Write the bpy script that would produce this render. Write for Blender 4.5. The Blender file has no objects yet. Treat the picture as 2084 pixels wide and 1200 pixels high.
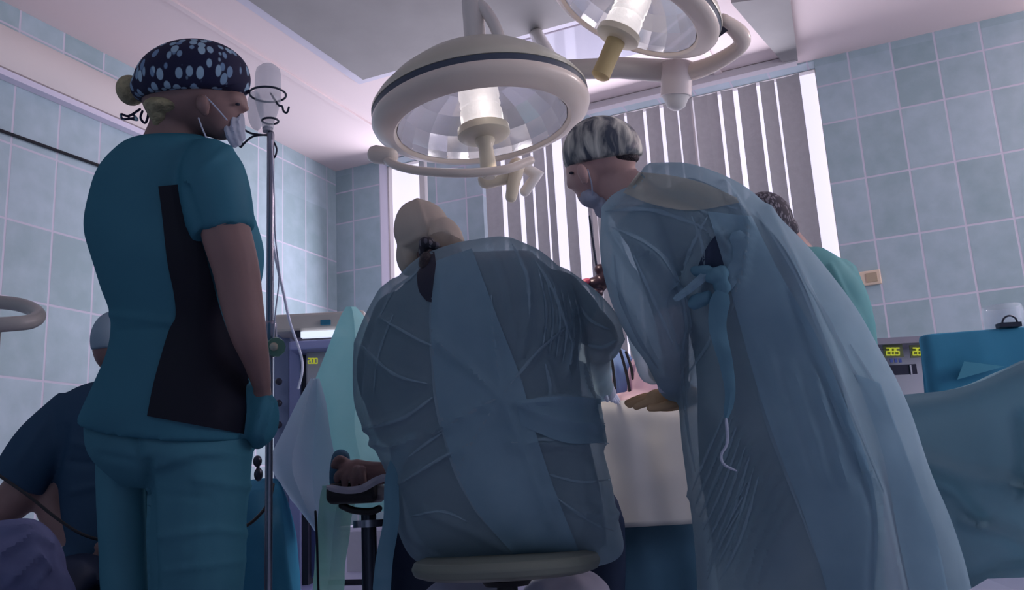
import bpy, bmesh, math, random
from mathutils import Vector as V, Matrix, noise
from mathutils.bvhtree import BVHTree
random.seed(4)
S = bpy.context.scene
COL = S.collection

# ------------------------------------------------------------------ camera
YAW, PIT, ROL, FPX, CH = 0.41865, 0.22488, -0.05463, 1860.0, 0.67
sy, cy, sp, cp, sr, cr = math.sin(YAW), math.cos(YAW), math.sin(PIT), math.cos(PIT), math.sin(ROL), math.cos(ROL)
FW = V((-sy*cp, cy*cp, sp)); _r0 = V((cy, sy, 0)); _u0 = _r0.cross(FW)
RT = _r0*cr + _u0*sr; UP = -_r0*sr + _u0*cr
CAM = V((0, 0, CH))
cd = bpy.data.cameras.new('camera'); cd.sensor_width = 36; cd.lens = 36*FPX/2084; cd.clip_start = .05
co = bpy.data.objects.new('camera', cd); COL.objects.link(co)
m3 = Matrix((RT, UP, -FW)).transposed(); co.matrix_world = Matrix.Translation(CAM) @ m3.to_4x4()
S.camera = co

# ------------------------------------------------------------------ colour management, world, lights
S.view_settings.view_transform = 'Standard'; S.view_settings.look = 'None'
S.view_settings.exposure = 0.0; S.view_settings.gamma = 1.0; S.view_settings.use_curve_mapping = False
def lin(c): return tuple((x/255/12.92 if x/255 <= .04045 else ((x/255+.055)/1.055)**2.4) for x in c)
W = bpy.data.worlds.new('world'); S.world = W; W.use_nodes = True
W.node_tree.nodes['Background'].inputs[0].default_value = (.42, .52, .74, 1)
W.node_tree.nodes['Background'].inputs[1].default_value = .46

def area(name, loc, target, sx, sy_, power, color):
    l = bpy.data.lights.new(name, 'AREA'); l.shape = 'RECTANGLE'; l.size = sx; l.size_y = sy_; l.energy = power; l.color = color
    o = bpy.data.objects.new(name, l); COL.objects.link(o); o.location = loc
    o.rotation_euler = (V(target)-V(loc)).to_track_quat('-Z', 'Y').to_euler(); o.visible_glossy = False; return o
# daylight falling in through the two windows
area('window_daylight', (-1.37, 4.80, 1.95), (-1.45, 1.5, 1.9), 1.9, 1.9, 48, (.87, .85, 1.0))
area('window_daylight', (-2.97, 4.98, 1.95), (-2.6, 1.5, 1.6), .36, 1.9, 18, (.87, .85, 1.0))
# added cool front fill, set near the unseen ceiling behind the camera
area('front_fill', (-.8, -1.6, 2.9), (-1.2, 3.5, 1.6), 1.6, .6, 10, (.8, .9, 1.0))
# added side fill for the back wall, as if from an unseen window
area('side_fill', (3.1, 3.3, 1.9), (-1.8, 4.8, 1.6), 1.6, 1.4, 62, (.86, .9, 1.0))
# warm light of the surgical lamp on the table
sl = bpy.data.lights.new('lamp_light', 'SPOT'); sl.energy = 30; sl.color = (1, .86, .7); sl.spot_size = 1.1; sl.spot_blend = .7; sl.shadow_soft_size = .12
so = bpy.data.objects.new('lamp_light', sl); COL.objects.link(so); so.location = (-1.12, 2.46, 1.72)
so.rotation_euler = (V((-.95, 2.75, .95))-so.location).to_track_quat('-Z', 'Y').to_euler()

# ------------------------------------------------------------------ pixel helpers (a pixel plus a distance is a point in the room)
def ray(x, y): return FW + RT*((x-1042)/FPX) - UP*((y-600)/FPX)
def P(x, y, D): return CAM + ray(x, y)*D
def atY(x, y, Y): d = ray(x, y); return CAM + d*(Y/d.y)
def atX(x, y, X): d = ray(x, y); return CAM + d*(X/d.x)
def atZ(x, y, Z): d = ray(x, y); return CAM + d*((Z-CH)/d.z)
def proj(p):
    v = p-CAM; z = v.dot(FW)
    return 1042+FPX*v.dot(RT)/z, 600-FPX*v.dot(UP)/z
def px(n, D): return n*D/FPX

# ------------------------------------------------------------------ materials
def newmat(name):
    m = bpy.data.materials.new(name); m.use_nodes = True
    nt = m.node_tree; b = nt.nodes['Principled BSDF']; return m, nt, b
def mat(name, c, rough=.6, metal=0, bump=0, bscale=30, emit=0, var=0, vscale=6, spec=.5, trans=0, alpha=1, coat=0):
    m, nt, b = newmat(name); c = lin(c)
    b.inputs['Base Color'].default_value = (*c, 1); b.inputs['Roughness'].default_value = rough
    b.inputs['Metallic'].default_value = metal; b.inputs['Specular IOR Level'].default_value = spec
    b.inputs['Transmission Weight'].default_value = trans; b.inputs['Alpha'].default_value = alpha
    b.inputs['Coat Weight'].default_value = coat
    if emit: b.inputs['Emission Color'].default_value = (*c, 1); b.inputs['Emission Strength'].default_value = emit
    tc = nt.nodes.new('ShaderNodeTexCoord')
    if bump:
        n = nt.nodes.new('ShaderNodeTexNoise'); n.inputs['Scale'].default_value = bscale; n.inputs['Detail'].default_value = 4
        nt.links.new(tc.outputs['Object'], n.inputs['Vector'])
        bm_ = nt.nodes.new('ShaderNodeBump'); bm_.inputs['Strength'].default_value = bump; bm_.inputs['Distance'].default_value = .01
        nt.links.new(n.outputs[0], bm_.inputs['Height']); nt.links.new(bm_.outputs[0], b.inputs['Normal'])
    if var:
        n = nt.nodes.new('ShaderNodeTexNoise'); n.inputs['Scale'].default_value = vscale; n.inputs['Detail'].default_value = 5
        nt.links.new(tc.outputs['Object'], n.inputs['Vector'])
        r = nt.nodes.new('ShaderNodeValToRGB'); r.color_ramp.elements[0].position = .3; r.color_ramp.elements[1].position = .7
        r.color_ramp.elements[0].color = (*[x*(1-var) for x in c], 1); r.color_ramp.elements[1].color = (*[min(1, x*(1+var)) for x in c], 1)
        nt.links.new(n.outputs[0], r.inputs[0]); nt.links.new(r.outputs[0], b.inputs['Base Color'])
    return m
def fabric(name, c, c2=None, transp=0.0, transl=.35, bump=.5, bscale=9, stretch=(1, 1, 1), vs=5, edge=0.0):
    """thin woven or nonwoven cloth: diffuse and translucent, creased by bump, partly see-through"""
    m, nt, b = newmat(name); nt.nodes.remove(b); N = nt.nodes.new; L = nt.links.new
    out = nt.nodes['Material Output']; tc = N('ShaderNodeTexCoord'); mp = N('ShaderNodeMapping'); mp.inputs['Scale'].default_value = stretch
    L(tc.outputs['Object'], mp.inputs['Vector'])
    n1 = N('ShaderNodeTexNoise'); n1.inputs['Scale'].default_value = vs; n1.inputs['Detail'].default_value = 6; L(mp.outputs[0], n1.inputs['Vector'])
    r = N('ShaderNodeValToRGB'); r.color_ramp.elements[0].position = .3; r.color_ramp.elements[1].position = .7
    r.color_ramp.elements[0].color = (*lin(c), 1); r.color_ramp.elements[1].color = (*lin(c2 or c), 1); L(n1.outputs[0], r.inputs[0])
    n2 = N('ShaderNodeTexNoise'); n2.noise_type = 'RIDGED_MULTIFRACTAL'; n2.inputs['Scale'].default_value = bscale; n2.inputs['Detail'].default_value = 3
    n2.inputs['Distortion'].default_value = .6; L(mp.outputs[0], n2.inputs['Vector'])
    bp = N('ShaderNodeBump'); bp.inputs['Strength'].default_value = bump; bp.inputs['Distance'].default_value = .02; L(n2.outputs[0], bp.inputs['Height'])
    d = N('ShaderNodeBsdfDiffuse'); t = N('ShaderNodeBsdfTranslucent'); g = N('ShaderNodeBsdfGlossy'); g.inputs['Roughness'].default_value = .6
    for q in (d, t): L(r.outputs[0], q.inputs['Color']); L(bp.outputs[0], q.inputs['Normal'])
    L(bp.outputs[0], g.inputs['Normal']); g.inputs['Color'].default_value = (.8, .85, .9, 1)
    a = N('ShaderNodeMixShader'); a.inputs[0].default_value = transl; L(d.outputs[0], a.inputs[1]); L(t.outputs[0], a.inputs[2])
    s = N('ShaderNodeMixShader'); s.inputs[0].default_value = .03; L(a.outputs[0], s.inputs[1]); L(g.outputs[0], s.inputs[2])
    last = s
    if transp:
        tr = N('ShaderNodeBsdfTransparent'); x = N('ShaderNodeMixShader'); L(s.outputs[0], x.inputs[1]); L(tr.outputs[0], x.inputs[2])
        lw = N('ShaderNodeLayerWeight'); lw.inputs[0].default_value = .35
        mr = N('ShaderNodeMapRange'); L(lw.outputs['Facing'], mr.inputs[0]); mr.inputs[3].default_value = transp; mr.inputs[4].default_value = transp*(1-edge)
        L(mr.outputs[0], x.inputs[0]); last = x
    L(last.outputs[0], out.inputs['Surface']); return m

def tile_mat(name, axis, u0, uw, z0, zh, ztop, extra):
    m, nt, b = newmat(name); N = nt.nodes.new; L = nt.links.new
    def M(op, a, b_=None, c=None):
        n = N('ShaderNodeMath'); n.operation = op
        for i, v in enumerate((a, b_, c)):
            if v is None: continue
            if isinstance(v, (int, float)): n.inputs[i].default_value = v
            else: L(v, n.inputs[i])
        return n.outputs[0]
    tc = N('ShaderNodeTexCoord'); sx = N('ShaderNodeSeparateXYZ'); L(tc.outputs['Object'], sx.inputs[0])
    U_ = sx.outputs[axis]; Z = sx.outputs[2]
    u = M('DIVIDE', M('SUBTRACT', U_, u0), uw); z = M('DIVIDE', M('SUBTRACT', Z, z0), zh)
    fu = M('FRACT', u); fz = M('FRACT', z)
    du = M('MULTIPLY', M('MINIMUM', fu, M('SUBTRACT', 1.0, fu)), uw)
    dz = M('MULTIPLY', M('MINIMUM', fz, M('SUBTRACT', 1.0, fz)), zh)
    above = M('GREATER_THAN', Z, ztop+.02)
    dz = M('ADD', dz, M('MULTIPLY', above, 5.0))
    for e in extra: dz = M('MINIMUM', dz, M('ABSOLUTE', M('SUBTRACT', Z, e)))
    dd = M('MINIMUM', du, dz)
    mask = N('ShaderNodeMapRange'); L(dd, mask.inputs[0]); mask.inputs[1].default_value = .0035; mask.inputs[2].default_value = .0065
    cx = N('ShaderNodeCombineXYZ'); L(M('FLOOR', u), cx.inputs[0]); L(M('FLOOR', z), cx.inputs[1])
    wn = N('ShaderNodeTexWhiteNoise'); L(cx.outputs[0], wn.inputs['Vector'])
    no = N('ShaderNodeTexNoise'); no.inputs['Scale'].default_value = 11; no.inputs['Detail'].default_value = 7; L(tc.outputs['Object'], no.inputs['Vector'])
    f = M('ADD', M('MULTIPLY', wn.outputs['Value'], .35), M('MULTIPLY', no.outputs[0], .65))
    r = N('ShaderNodeValToRGB'); r.color_ramp.elements[0].position = .3; r.color_ramp.elements[1].position = .75
    r.color_ramp.elements[0].color = (*lin((150, 170, 176)), 1); r.color_ramp.elements[1].color = (*lin((174, 190, 200)), 1); L(f, r.inputs[0])
    mx = N('ShaderNodeMix'); mx.data_type = 'RGBA'; L(mask.outputs[0], mx.inputs[0]); mx.inputs[6].default_value = (*lin((200, 194, 208)), 1); L(r.outputs[0], mx.inputs[7])
    L(mx.outputs[2], b.inputs['Base Color'])
    rr = N('ShaderNodeMapRange'); L(mask.outputs[0], rr.inputs[0]); rr.inputs[3].default_value = .8; rr.inputs[4].default_value = .28; L(rr.outputs[0], b.inputs['Roughness'])
    bp = N('ShaderNodeBump'); bp.inputs['Strength'].default_value = .25; bp.inputs['Distance'].default_value = .003; L(mask.outputs[0], bp.inputs['Height']); L(bp.outputs[0], b.inputs['Normal'])
    return m

M_tileL = tile_mat('tile left', 1, .215, .235, -.76+.0, .345, 2.62, (2.90,))
M_tileB = tile_mat('tile back', 0, .085, .217, -.148, .345, 2.60, (2.835,))
M_ceil = mat('ceiling paint', (226, 208, 208), .75)
M_white = mat('white enamel', (222, 214, 210), .35, coat=.2)
M_glow = mat('daylight glass', (226, 222, 242), .2, emit=.95)
M_slat = fabric('blind fabric', (186, 182, 184), (194, 190, 192), transl=.26, bump=.05, bscale=40, vs=30)
M_rail = mat('blind rail', (205, 196, 200), .5)
M_panel = mat('matte grey panel', (150, 146, 146), .8, var=.05)
M_gloss = mat('gloss ceiling', (190, 186, 200), .12, spec=.9, coat=1.0)
M_steel = mat('brushed steel', (150, 150, 165), .28, .9)
M_dsteel = mat('dark steel', (62, 66, 80), .35, .7)
M_black = mat('black vinyl', (14, 12, 22), .55)
M_cable = mat('black rubber', (20, 22, 30), .5)
M_cream = mat('cream plastic', (214, 200, 178), .4, coat=.2)
M_lampo = mat('lamp shell', (226, 208, 196), .3, coat=.3)
M_seam = mat('lamp seam', (66, 74, 90), .4)
M_mirror = mat('reflector metal', (226, 224, 232), .16, .7, bump=.12, bscale=14)
M_glass = mat('clear glass', (235, 240, 245), .03, trans=1, spec=.5)
M_bulb = mat('lamp glass cylinder', (238, 230, 228), .25, emit=.6, bump=.4, bscale=60)
M_skin_l = mat('face skin', (196, 156, 150), .5, var=.06, vscale=14)
M_skin = mat('skin', (172, 128, 116), .55, var=.06, vscale=14, bump=.1, bscale=60)
M_skin_d = mat('arm skin', (128, 100, 98), .55, var=.08, vscale=10)
M_hair = mat('blond hair', (150, 140, 112), .7, bump=1.0, bscale=70, var=.25, vscale=60)
M_dhair = mat('dark hair', (44, 36, 42), .7, bump=1.0, bscale=80)
M_teal = fabric('teal scrub cloth', (48, 102, 122), (54, 112, 132), transl=.08, bump=.10, bscale=5, vs=3)
M_tealp = fabric('teal trouser cloth', (58, 108, 126), (64, 118, 136), transl=.05, bump=.14, bscale=5, vs=3)
M_blackc = fabric('black side cloth', (7, 5, 20), (9, 7, 24), transl=.0, bump=.05)
M_navy = fabric('navy scrub cloth', (34, 62, 88), (40, 70, 96), transl=.04, bump=.25, bscale=5, vs=4)
M_dnavy = fabric('dark inner cloth', (30, 40, 62), (38, 50, 74), transl=.0, bump=.3, bscale=5, vs=4)
M_gown = fabric('blue gown nonwoven', (162, 190, 206), (180, 206, 220), transp=.36, transl=.52, bump=.6, bscale=7, vs=7, edge=.7)
M_gown2 = fabric('pale gown nonwoven', (134, 172, 184), (150, 184, 194), transp=.30, transl=.45, bump=.5, bscale=5, vs=7, edge=.5)
M_flap = fabric('gown overlap', (152, 184, 202), (168, 198, 214), transp=.34, transl=.45, bump=.5, bscale=7, vs=7, edge=.4)
M_tie = fabric('gown tie band', (104, 150, 172), (120, 164, 184), transp=.15, transl=.4, bump=.3, bscale=10)
M_tgown = fabric('teal gown', (100, 160, 166), (116, 172, 176), transl=.4, bump=.5, bscale=5)
M_hood = fabric('beige hood cloth', (224, 210, 196), (232, 220, 208), transl=.45, bump=.3, bscale=7)
M_drape = fabric('cream table drape', (200, 196, 198), (210, 206, 206), transl=.2, bump=.35, bscale=5)
M_sheer = fabric('sheer teal drape', (150, 200, 204), (166, 208, 210), transp=.15, transl=.5, bump=.3, bscale=4, edge=.4)
M_sheer2 = fabric('pale sheer drape', (214, 222, 236), (224, 232, 242), transp=.2, transl=.5, bump=.3, bscale=4, edge=.4)
M_bdrape = fabric('blue table drape', (60, 132, 164), (68, 144, 176), transl=.25, bump=.3, bscale=4)
M_gdrape = fabric('grey teal drape', (140, 176, 188), (160, 192, 204), transl=.4, bump=.5, bscale=3, vs=2.5)
M_ddrape = fabric('dark blue drape', (62, 98, 122), (76, 112, 138), transl=.15, bump=.4, bscale=4)
M_lilac = fabric('lilac cloth', (86, 92, 130), (112, 118, 158), transl=.1, bump=.8, bscale=6, vs=7)
M_mask = fabric('white mask', (206, 210, 226), (216, 220, 236), transl=.5, bump=.3, bscale=20)
M_glove = fabric('latex glove', (214, 172, 132), (222, 184, 146), transl=.1, bump=.15, bscale=20)
M_pcap = fabric('pale blue cap', (150, 172, 190), (160, 182, 200), transl=.3, bump=.3, bscale=14)
M_lav = mat('lavender enamel', (148, 150, 196), .4)
M_mgrey = mat('machine grey', (168, 164, 176), .5)
M_mbeige = mat('machine beige', (196, 186, 182), .5)
M_dark = mat('dark recess', (34, 34, 52), .6)
M_yel = mat('yellow digits', (196, 200, 60), .5, emit=.35)
M_bluep = mat('blue marks', (70, 84, 150), .5)
M_strip = mat('lit strip', (224, 232, 246), .4, emit=.9)
M_cab = mat('white cabinet', (214, 206, 224), .45)
M_red = mat('red mark', (150, 60, 84), .5)
M_green = mat('green knob', (110, 150, 130), .4)
M_iv = mat('cloudy plastic bottle', (214, 214, 224), .35, alpha=.45)
M_arm = mat('beige tube', (158, 152, 150), .4, coat=.2)
M_seat = mat('olive beige seat', (112, 116, 108), .5)
M_socket = mat('beige socket', (224, 200, 178), .5)
M_floor = mat('floor vinyl', (176, 178, 196), .3, var=.05)
def cap_mat(name, base, spots, scale, thr, rnd=.9):
    m, nt, b = newmat(name); N = nt.nodes.new; L = nt.links.new
    tc = N('ShaderNodeTexCoord'); mp = N('ShaderNodeMapping'); mp.inputs['Rotation'].default_value = (.5, .3, .7); mp.inputs['Scale'].default_value = (1, 1.1, .55)
    L(tc.outputs['Object'], mp.inputs[0]); v = N('ShaderNodeTexVoronoi'); v.inputs['Scale'].default_value = scale; v.inputs['Randomness'].default_value = rnd
    L(mp.outputs[0], v.inputs['Vector']); r = N('ShaderNodeValToRGB'); r.color_ramp.elements[0].position = thr; r.color_ramp.elements[1].position = thr+.06
    r.color_ramp.elements[0].color = (1, 1, 1, 1); r.color_ramp.elements[1].color = (0, 0, 0, 1); L(v.outputs['Distance'], r.inputs[0])
    r2 = N('ShaderNodeValToRGB'); r2.color_ramp.elements[0].color = (*lin(spots[0]), 1); r2.color_ramp.elements[1].color = (*lin(spots[1]), 1); L(v.outputs['Color'], r2.inputs[0])
    mx = N('ShaderNodeMix'); mx.data_type = 'RGBA'; L(r.outputs[0], mx.inputs[0]); mx.inputs[6].default_value = (*lin(base), 1); L(r2.outputs[0], mx.inputs[7])
    L(mx.outputs[2], b.inputs['Base Color']); b.inputs['Roughness'].default_value = .8; return m
M_capn = cap_mat('navy leaf print', (16, 18, 52), ((84, 112, 150), (156, 182, 198)), 52, .40)
M_capb = cap_mat('mottled dark print', (48, 46, 56), ((120, 116, 124), (90, 88, 98)), 90, .4)
def streak_mat():
    m, nt, b = newmat('sheer cap over hair'); N = nt.nodes.new; L = nt.links.new
    tc = N('ShaderNodeTexCoord'); mp = N('ShaderNodeMapping'); mp.inputs['Scale'].default_value = (1, .8, .22); mp.inputs['Rotation'].default_value = (0, -.25, .3)
    L(tc.outputs['Object'], mp.inputs[0]); v = N('ShaderNodeTexNoise'); v.inputs['Scale'].default_value = 42; v.inputs['Detail'].default_value = 3; v.inputs['Distortion'].default_value = .5
    L(mp.outputs[0], v.inputs['Vector']); r = N('ShaderNodeValToRGB'); r.color_ramp.elements[0].position = .40; r.color_ramp.elements[1].position = .68
    r.color_ramp.elements[0].color = (*lin((66, 72, 84)), 1); r.color_ramp.elements[1].color = (*lin((214, 208, 196)), 1); L(v.outputs[0], r.inputs[0])
    L(r.outputs[0], b.inputs['Base Color']); b.inputs['Roughness'].default_value = .5
    bp = N('ShaderNodeBump'); bp.inputs['Strength'].default_value = .5; bp.inputs['Distance'].default_value = .006; L(v.outputs[0], bp.inputs['Height']); L(bp.outputs[0], b.inputs['Normal'])
    return m
M_streak = streak_mat()

# ------------------------------------------------------------------ object helpers
ORG = {}
def tag(o, label=None, cat=None, group=None, kind=None):
    if label: o['label'] = label
    if cat: o['category'] = cat
    if group: o['group'] = group
    if kind: o['kind'] = kind
    return o
def thing(name, label, cat, loc, group=None):
    o = bpy.data.objects.new(name, None); COL.objects.link(o); o.location = loc; o.empty_display_size = .05
    tag(o, label, cat, group); ORG[o.name] = V(loc); return o
def mk(name, verts, faces, m, parent=None, smooth=True, label=None):
    """one mesh object from world-space vertices; its origin is its thing's origin (or the mesh's own middle when top-level and movable)"""
    me = bpy.data.meshes.new(name); o = bpy.data.objects.new(name, me); COL.objects.link(o)
    org = V((0, 0, 0))
    if parent is not None: org = ORG[parent.name]; o.parent = parent
    ORG[o.name] = org
    me.from_pydata([V(v)-org for v in verts], [], faces); me.materials.append(m); me.update()
    bm = bmesh.new(); bm.from_mesh(me); bmesh.ops.recalc_face_normals(bm, faces=bm.faces); bm.to_mesh(me); bm.free()
    if smooth:
        for p in me.polygons: p.use_smooth = True
        try: me.set_sharp_from_angle(angle=.7)
        except Exception: pass
    if label: o['label'] = label
    return o
def join(*ms):
    v, f = [], []
    for a, b in ms:
        k = len(v); v += list(a); f += [tuple(i+k for i in q) for q in b]
    return v, f
def box(x0, x1, y0, y1, z0, z1):
    v = [V((x, y, z)) for x in (x0, x1) for y in (y0, y1) for z in (z0, z1)]
    return v, [(0, 1, 3, 2), (4, 6, 7, 5), (0, 4, 5, 1), (2, 3, 7, 6), (0, 2, 6, 4), (1, 5, 7, 3)]
def obox(c, ax, ay, az, hx, hy, hz):
    v = [c+ax*sx*hx+ay*sy_*hy+az*sz*hz for sx in (-1, 1) for sy_ in (-1, 1) for sz in (-1, 1)]
    return v, box(0, 1, 0, 1, 0, 1)[1]
def bev(o, w=.004, seg=2):
    b = o.modifiers.new('bevel', 'BEVEL'); b.width = w; b.segments = seg; b.limit_method = 'ANGLE'; return o
def cat_rom(pts, n):
    out = []; m = len(pts)
    for i in range(m-1):
        a, b, c, d = pts[max(i-1, 0)], pts[i], pts[i+1], pts[min(i+2, m-1)]
        for k in range(n):
            t = k/n; out.append([.5*((2*q)+(-p+r)*t+(2*p-5*q+4*r-s)*t*t+(-p+3*q-3*r+s)*t**3) for p, q, r, s in zip(a, b, c, d)])
    out.append(list(pts[-1])); return out
def loft(rings, closed=True):
    n = len(rings[0]); v = [p for r in rings for p in r]; f = []
    for i in range(len(rings)-1):
        for j in range(n): k = (j+1) % n; f.append((i*n+j, i*n+k, (i+1)*n+k, (i+1)*n+j))
    if closed: f.append(tuple(range(n))[::-1]); f.append(tuple(range((len(rings)-1)*n, len(rings)*n)))
    return v, f
def tube(pts, r, seg=12, closed=True, sub=0, ends=True):
    """round tube through points, r a number or one radius per point"""
    pts = [V(p) for p in pts]; R_ = [r]*len(pts) if isinstance(r, (int, float)) else list(r)
    if sub:
        q = cat_rom([(*p, w) for p, w in zip(pts, R_)], sub); pts = [V(x[:3]) for x in q]; R_ = [max(x[3], 1e-4) for x in q]
    rings = []; up = None
    if closed and ends:   # domed ends
        t0 = (pts[0]-pts[1]).normalized(); t1 = (pts[-1]-pts[-2]).normalized()
        pts = [pts[0]+t0*R_[0]*.8, pts[0]+t0*R_[0]*.5]+pts+[pts[-1]+t1*R_[-1]*.5, pts[-1]+t1*R_[-1]*.8]; R_ = [R_[0]*.35, R_[0]*.8]+R_+[R_[-1]*.8, R_[-1]*.35]
    for i, p in enumerate(pts):
        t = (pts[min(i+1, len(pts)-1)]-pts[max(i-1, 0)]).normalized()
        if up is None: up = t.orthogonal().normalized()
        up = (up-t*up.dot(t)).normalized(); b = t.cross(up)
        rings.append([p+(up*math.cos(a)+b*math.sin(a))*R_[i] for a in [2*math.pi*k/seg for k in range(seg)]])
    return loft(rings, closed)
def ptube(pts, seg=16, sub=4):
    """limb: (px, py, D, radius px)"""
    return tube([P(a, b, D) for a, b, D, r in pts], [px(r, D) for a, b, D, r in pts], seg, sub=sub)
def lathe(c, axis, prof, seg=48, ref=None, closed=False):
    axis = axis.normalized(); a = (ref or axis.orthogonal()); a = (a-axis*a.dot(axis)).normalized(); b = axis.cross(a)
    rings = [[c+axis*h+(a*math.cos(t)+b*math.sin(t))*r for t in [2*math.pi*k/seg for k in range(seg)]] for r, h in prof]
    return loft(rings, closed)
def ell(c, ax, ay, az, seg=28, rings=18):
    """ellipsoid with half axes given as vectors"""
    rs = []
    for i in range(1, rings):
        t = math.pi*i/rings
        rs.append([c+az*math.cos(t)+(ax*math.cos(p)+ay*math.sin(p))*math.sin(t) for p in [2*math.pi*k/seg for k in range(seg)]])
    return loft(rs, True)
def pell(x, y, D, rx, ry, rz, rot=0, **k):
    """ellipsoid: pixel centre, pixel radii, half-depth in metres, rotation in the picture plane (degrees, counter-clockwise)"""
    c, s = math.cos(math.radians(rot)), math.sin(math.radians(rot)); w = D/FPX
    return ell(P(x, y, D), (RT*c+UP*s)*rx*w, FW*rz, (-RT*s+UP*c)*ry*w, **k)
def trunk(secs, seg=40, sub=4, ex=2.4, cap=True):
    """sections: (left x, left y, right x, right y, D, half-depth m): an oval ring between two outline points"""
    rings = []
    for a, b, c, d, D, h in cat_rom(secs, sub):
        l, r = P(a, b, D), P(c, d, D); m = (l+r)/2; A = (r-l)/2; ring = []
        for k in range(seg):
            t = 2*math.pi*k/seg; ct, st = math.cos(t), math.sin(t)
            ring.append(m + A*(abs(ct)**(2/ex))*(1 if ct >= 0 else -1) + FW*h*(abs(st)**(2/ex))*(1 if st >= 0 else -1))
        rings.append(ring)
    return loft(rings, cap)
def fuse(parts, voxel=.009, smooth=4):
    """fuse overlapping closed shapes into one continuous skin (voxel remesh); returns vertices and faces"""
    v, f = join(*parts); me = bpy.data.meshes.new('tmp'); me.from_pydata(v, [], f); me.update()
    bm = bmesh.new(); bm.from_mesh(me)
    bmesh.ops.recalc_face_normals(bm, faces=bm.faces); bm.to_mesh(me); bm.free()
    o = bpy.data.objects.new('tmp', me); COL.objects.link(o)
    r = o.modifiers.new('r', 'REMESH'); r.mode = 'VOXEL'; r.voxel_size = voxel
    if smooth: s = o.modifiers.new('s', 'SMOOTH'); s.factor = .6; s.iterations = smooth
    dg = bpy.context.evaluated_depsgraph_get(); e = o.evaluated_get(dg).to_mesh()
    V_ = [p.co.copy() for p in e.vertices]; F_ = [tuple(p.vertices) for p in e.polygons]
    o.evaluated_get(dg).to_mesh_clear(); bpy.data.objects.remove(o); bpy.data.meshes.remove(me)
    return V_, F_
def normals(v, f):
    N_ = [V((0, 0, 0)) for _ in v]
    for q in f:
        a, b, c = v[q[0]], v[q[1]], v[q[2]]; n = (b-a).cross(c-a)
        for i in q: N_[i] += n
    return [n.normalized() if n.length else V((0, 0, 1)) for n in N_]
def wrinkle(m, creases=(), amp=.0, scale=6.0, stretch=(1, 1, 1), seed=0):
    """real folds: ridges pulled out of the cloth along creases (polyline px, width px, height m) plus soft random undulation"""
    v, f = m; N_ = normals(v, f); out = []
    segs = []
    for line, w, h in creases:
        for i in range(len(line)-1): segs.append((*line[i], *line[i+1], w, h, i == 0, i == len(line)-2))
    for p, n in zip(v, N_):
        d = 0
        if amp:
            q = V((p.x*stretch[0], p.y*stretch[1], p.z*stretch[2]))*scale+V((seed, seed*.7, 0))
            d += amp*(1-2*abs(noise.noise(q)))*1.2 + amp*.5*noise.noise(q*2.3)
        if segs and n.dot(p-CAM) < 0:
            x, y = proj(p); best = 0
            for a, b, c, e, w, h, s0, s1 in segs:
                if min(a, c)-3*w > x or max(a, c)+3*w < x or min(b, e)-3*w > y or max(b, e)+3*w < y: continue
                L2 = (c-a)**2+(e-b)**2; t = max(0, min(1, ((x-a)*(c-a)+(y-b)*(e-b))/L2))
                dd = (x-a-t*(c-a))**2+(y-b-t*(e-b))**2; g = h*math.exp(-dd/(w*w))
                if abs(g) > abs(best): best = g
            d += best
        out.append(p+n*d)
    return out, f
def bvh(*ms):
    v, f = join(*ms); return BVHTree.FromPolygons(v, f)
def resamp(line, n):
    q = cat_rom(line, 8) if len(line) > 2 else line
    L_ = [0]
    for i in range(len(q)-1): L_.append(L_[-1]+math.hypot(q[i+1][0]-q[i][0], q[i+1][1]-q[i][1]))
    out = []; j = 0
    for k in range(n):
        s = L_[-1]*k/(n-1)
        while j < len(q)-2 and L_[j+1] < s: j += 1
        t = (s-L_[j])/max(1e-9, L_[j+1]-L_[j]); out.append((q[j][0]+(q[j+1][0]-q[j][0])*t, q[j][1]+(q[j+1][1]-q[j][1])*t))
    return out
def patch(tree, left, right, D, nu=14, nv=30, off=.004, thick=.002):
    """a piece of cloth lying on another surface, between two edge curves; closed, with thickness"""
    A, B = resamp(left, nv), resamp(right, nv); front = []; hits = []
    for (ax, ay), (bx, by) in zip(A, B):
        for k in range(nu):
            t = k/(nu-1); x, y = ax+(bx-ax)*t, ay+(by-ay)*t; d = ray(x, y).normalized()
            h = tree.ray_cast(CAM, d)
            if h[0] is not None and abs((h[0]-CAM).dot(FW)-D) < .5: front.append(h[0]-d*off); hits.append((h[0]-CAM).dot(FW))
            else: front.append(None); hits.append(None)
    for i, p in enumerate(front):   # over the edge: keep the neighbouring depth
        if p is None:
            r_, c_ = divmod(i, nu); near = [hits[r_*nu+j] for j in sorted(range(nu), key=lambda q: abs(q-c_)) if hits[r_*nu+j]]
            Dn = near[0] if near else next((hits[k] for k in sorted(range(len(hits)), key=lambda q: abs(q-i)) if hits[k]), D)
            (ax, ay), (bx, by) = A[r_], B[r_]; t = c_/(nu-1); front[i] = P(ax+(bx-ax)*t, ay+(by-ay)*t, Dn-off)
    n = len(front); back = [p+(p-CAM).normalized()*thick for p in front]; f = []
    for i in range(nv-1):
        for k in range(nu-1):
            a = i*nu+k; f += [(a, a+1, a+nu+1, a+nu), (n+a, n+a+nu, n+a+nu+1, n+a+1)]
    edge = [k for k in range(nu)]+[i*nu+nu-1 for i in range(1, nv)]+[(nv-1)*nu+k for k in range(nu-2, -1, -1)]+[i*nu for i in range(nv-2, 0, -1)]
    for i in range(len(edge)): a, b = edge[i], edge[(i+1) % len(edge)]; f.append((a, b, n+b, n+a))
    return front+back, f
def strand(pts, w, D=None):
    return tube([P(*p) if len(p) == 3 else P(*p, D) for p in pts], px(w/2, D or pts[0][2]), 8, sub=5)
def struct(name, m, mt, smooth=False): return tag(mk(name, *m, mt, smooth=smooth), kind='structure')

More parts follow.
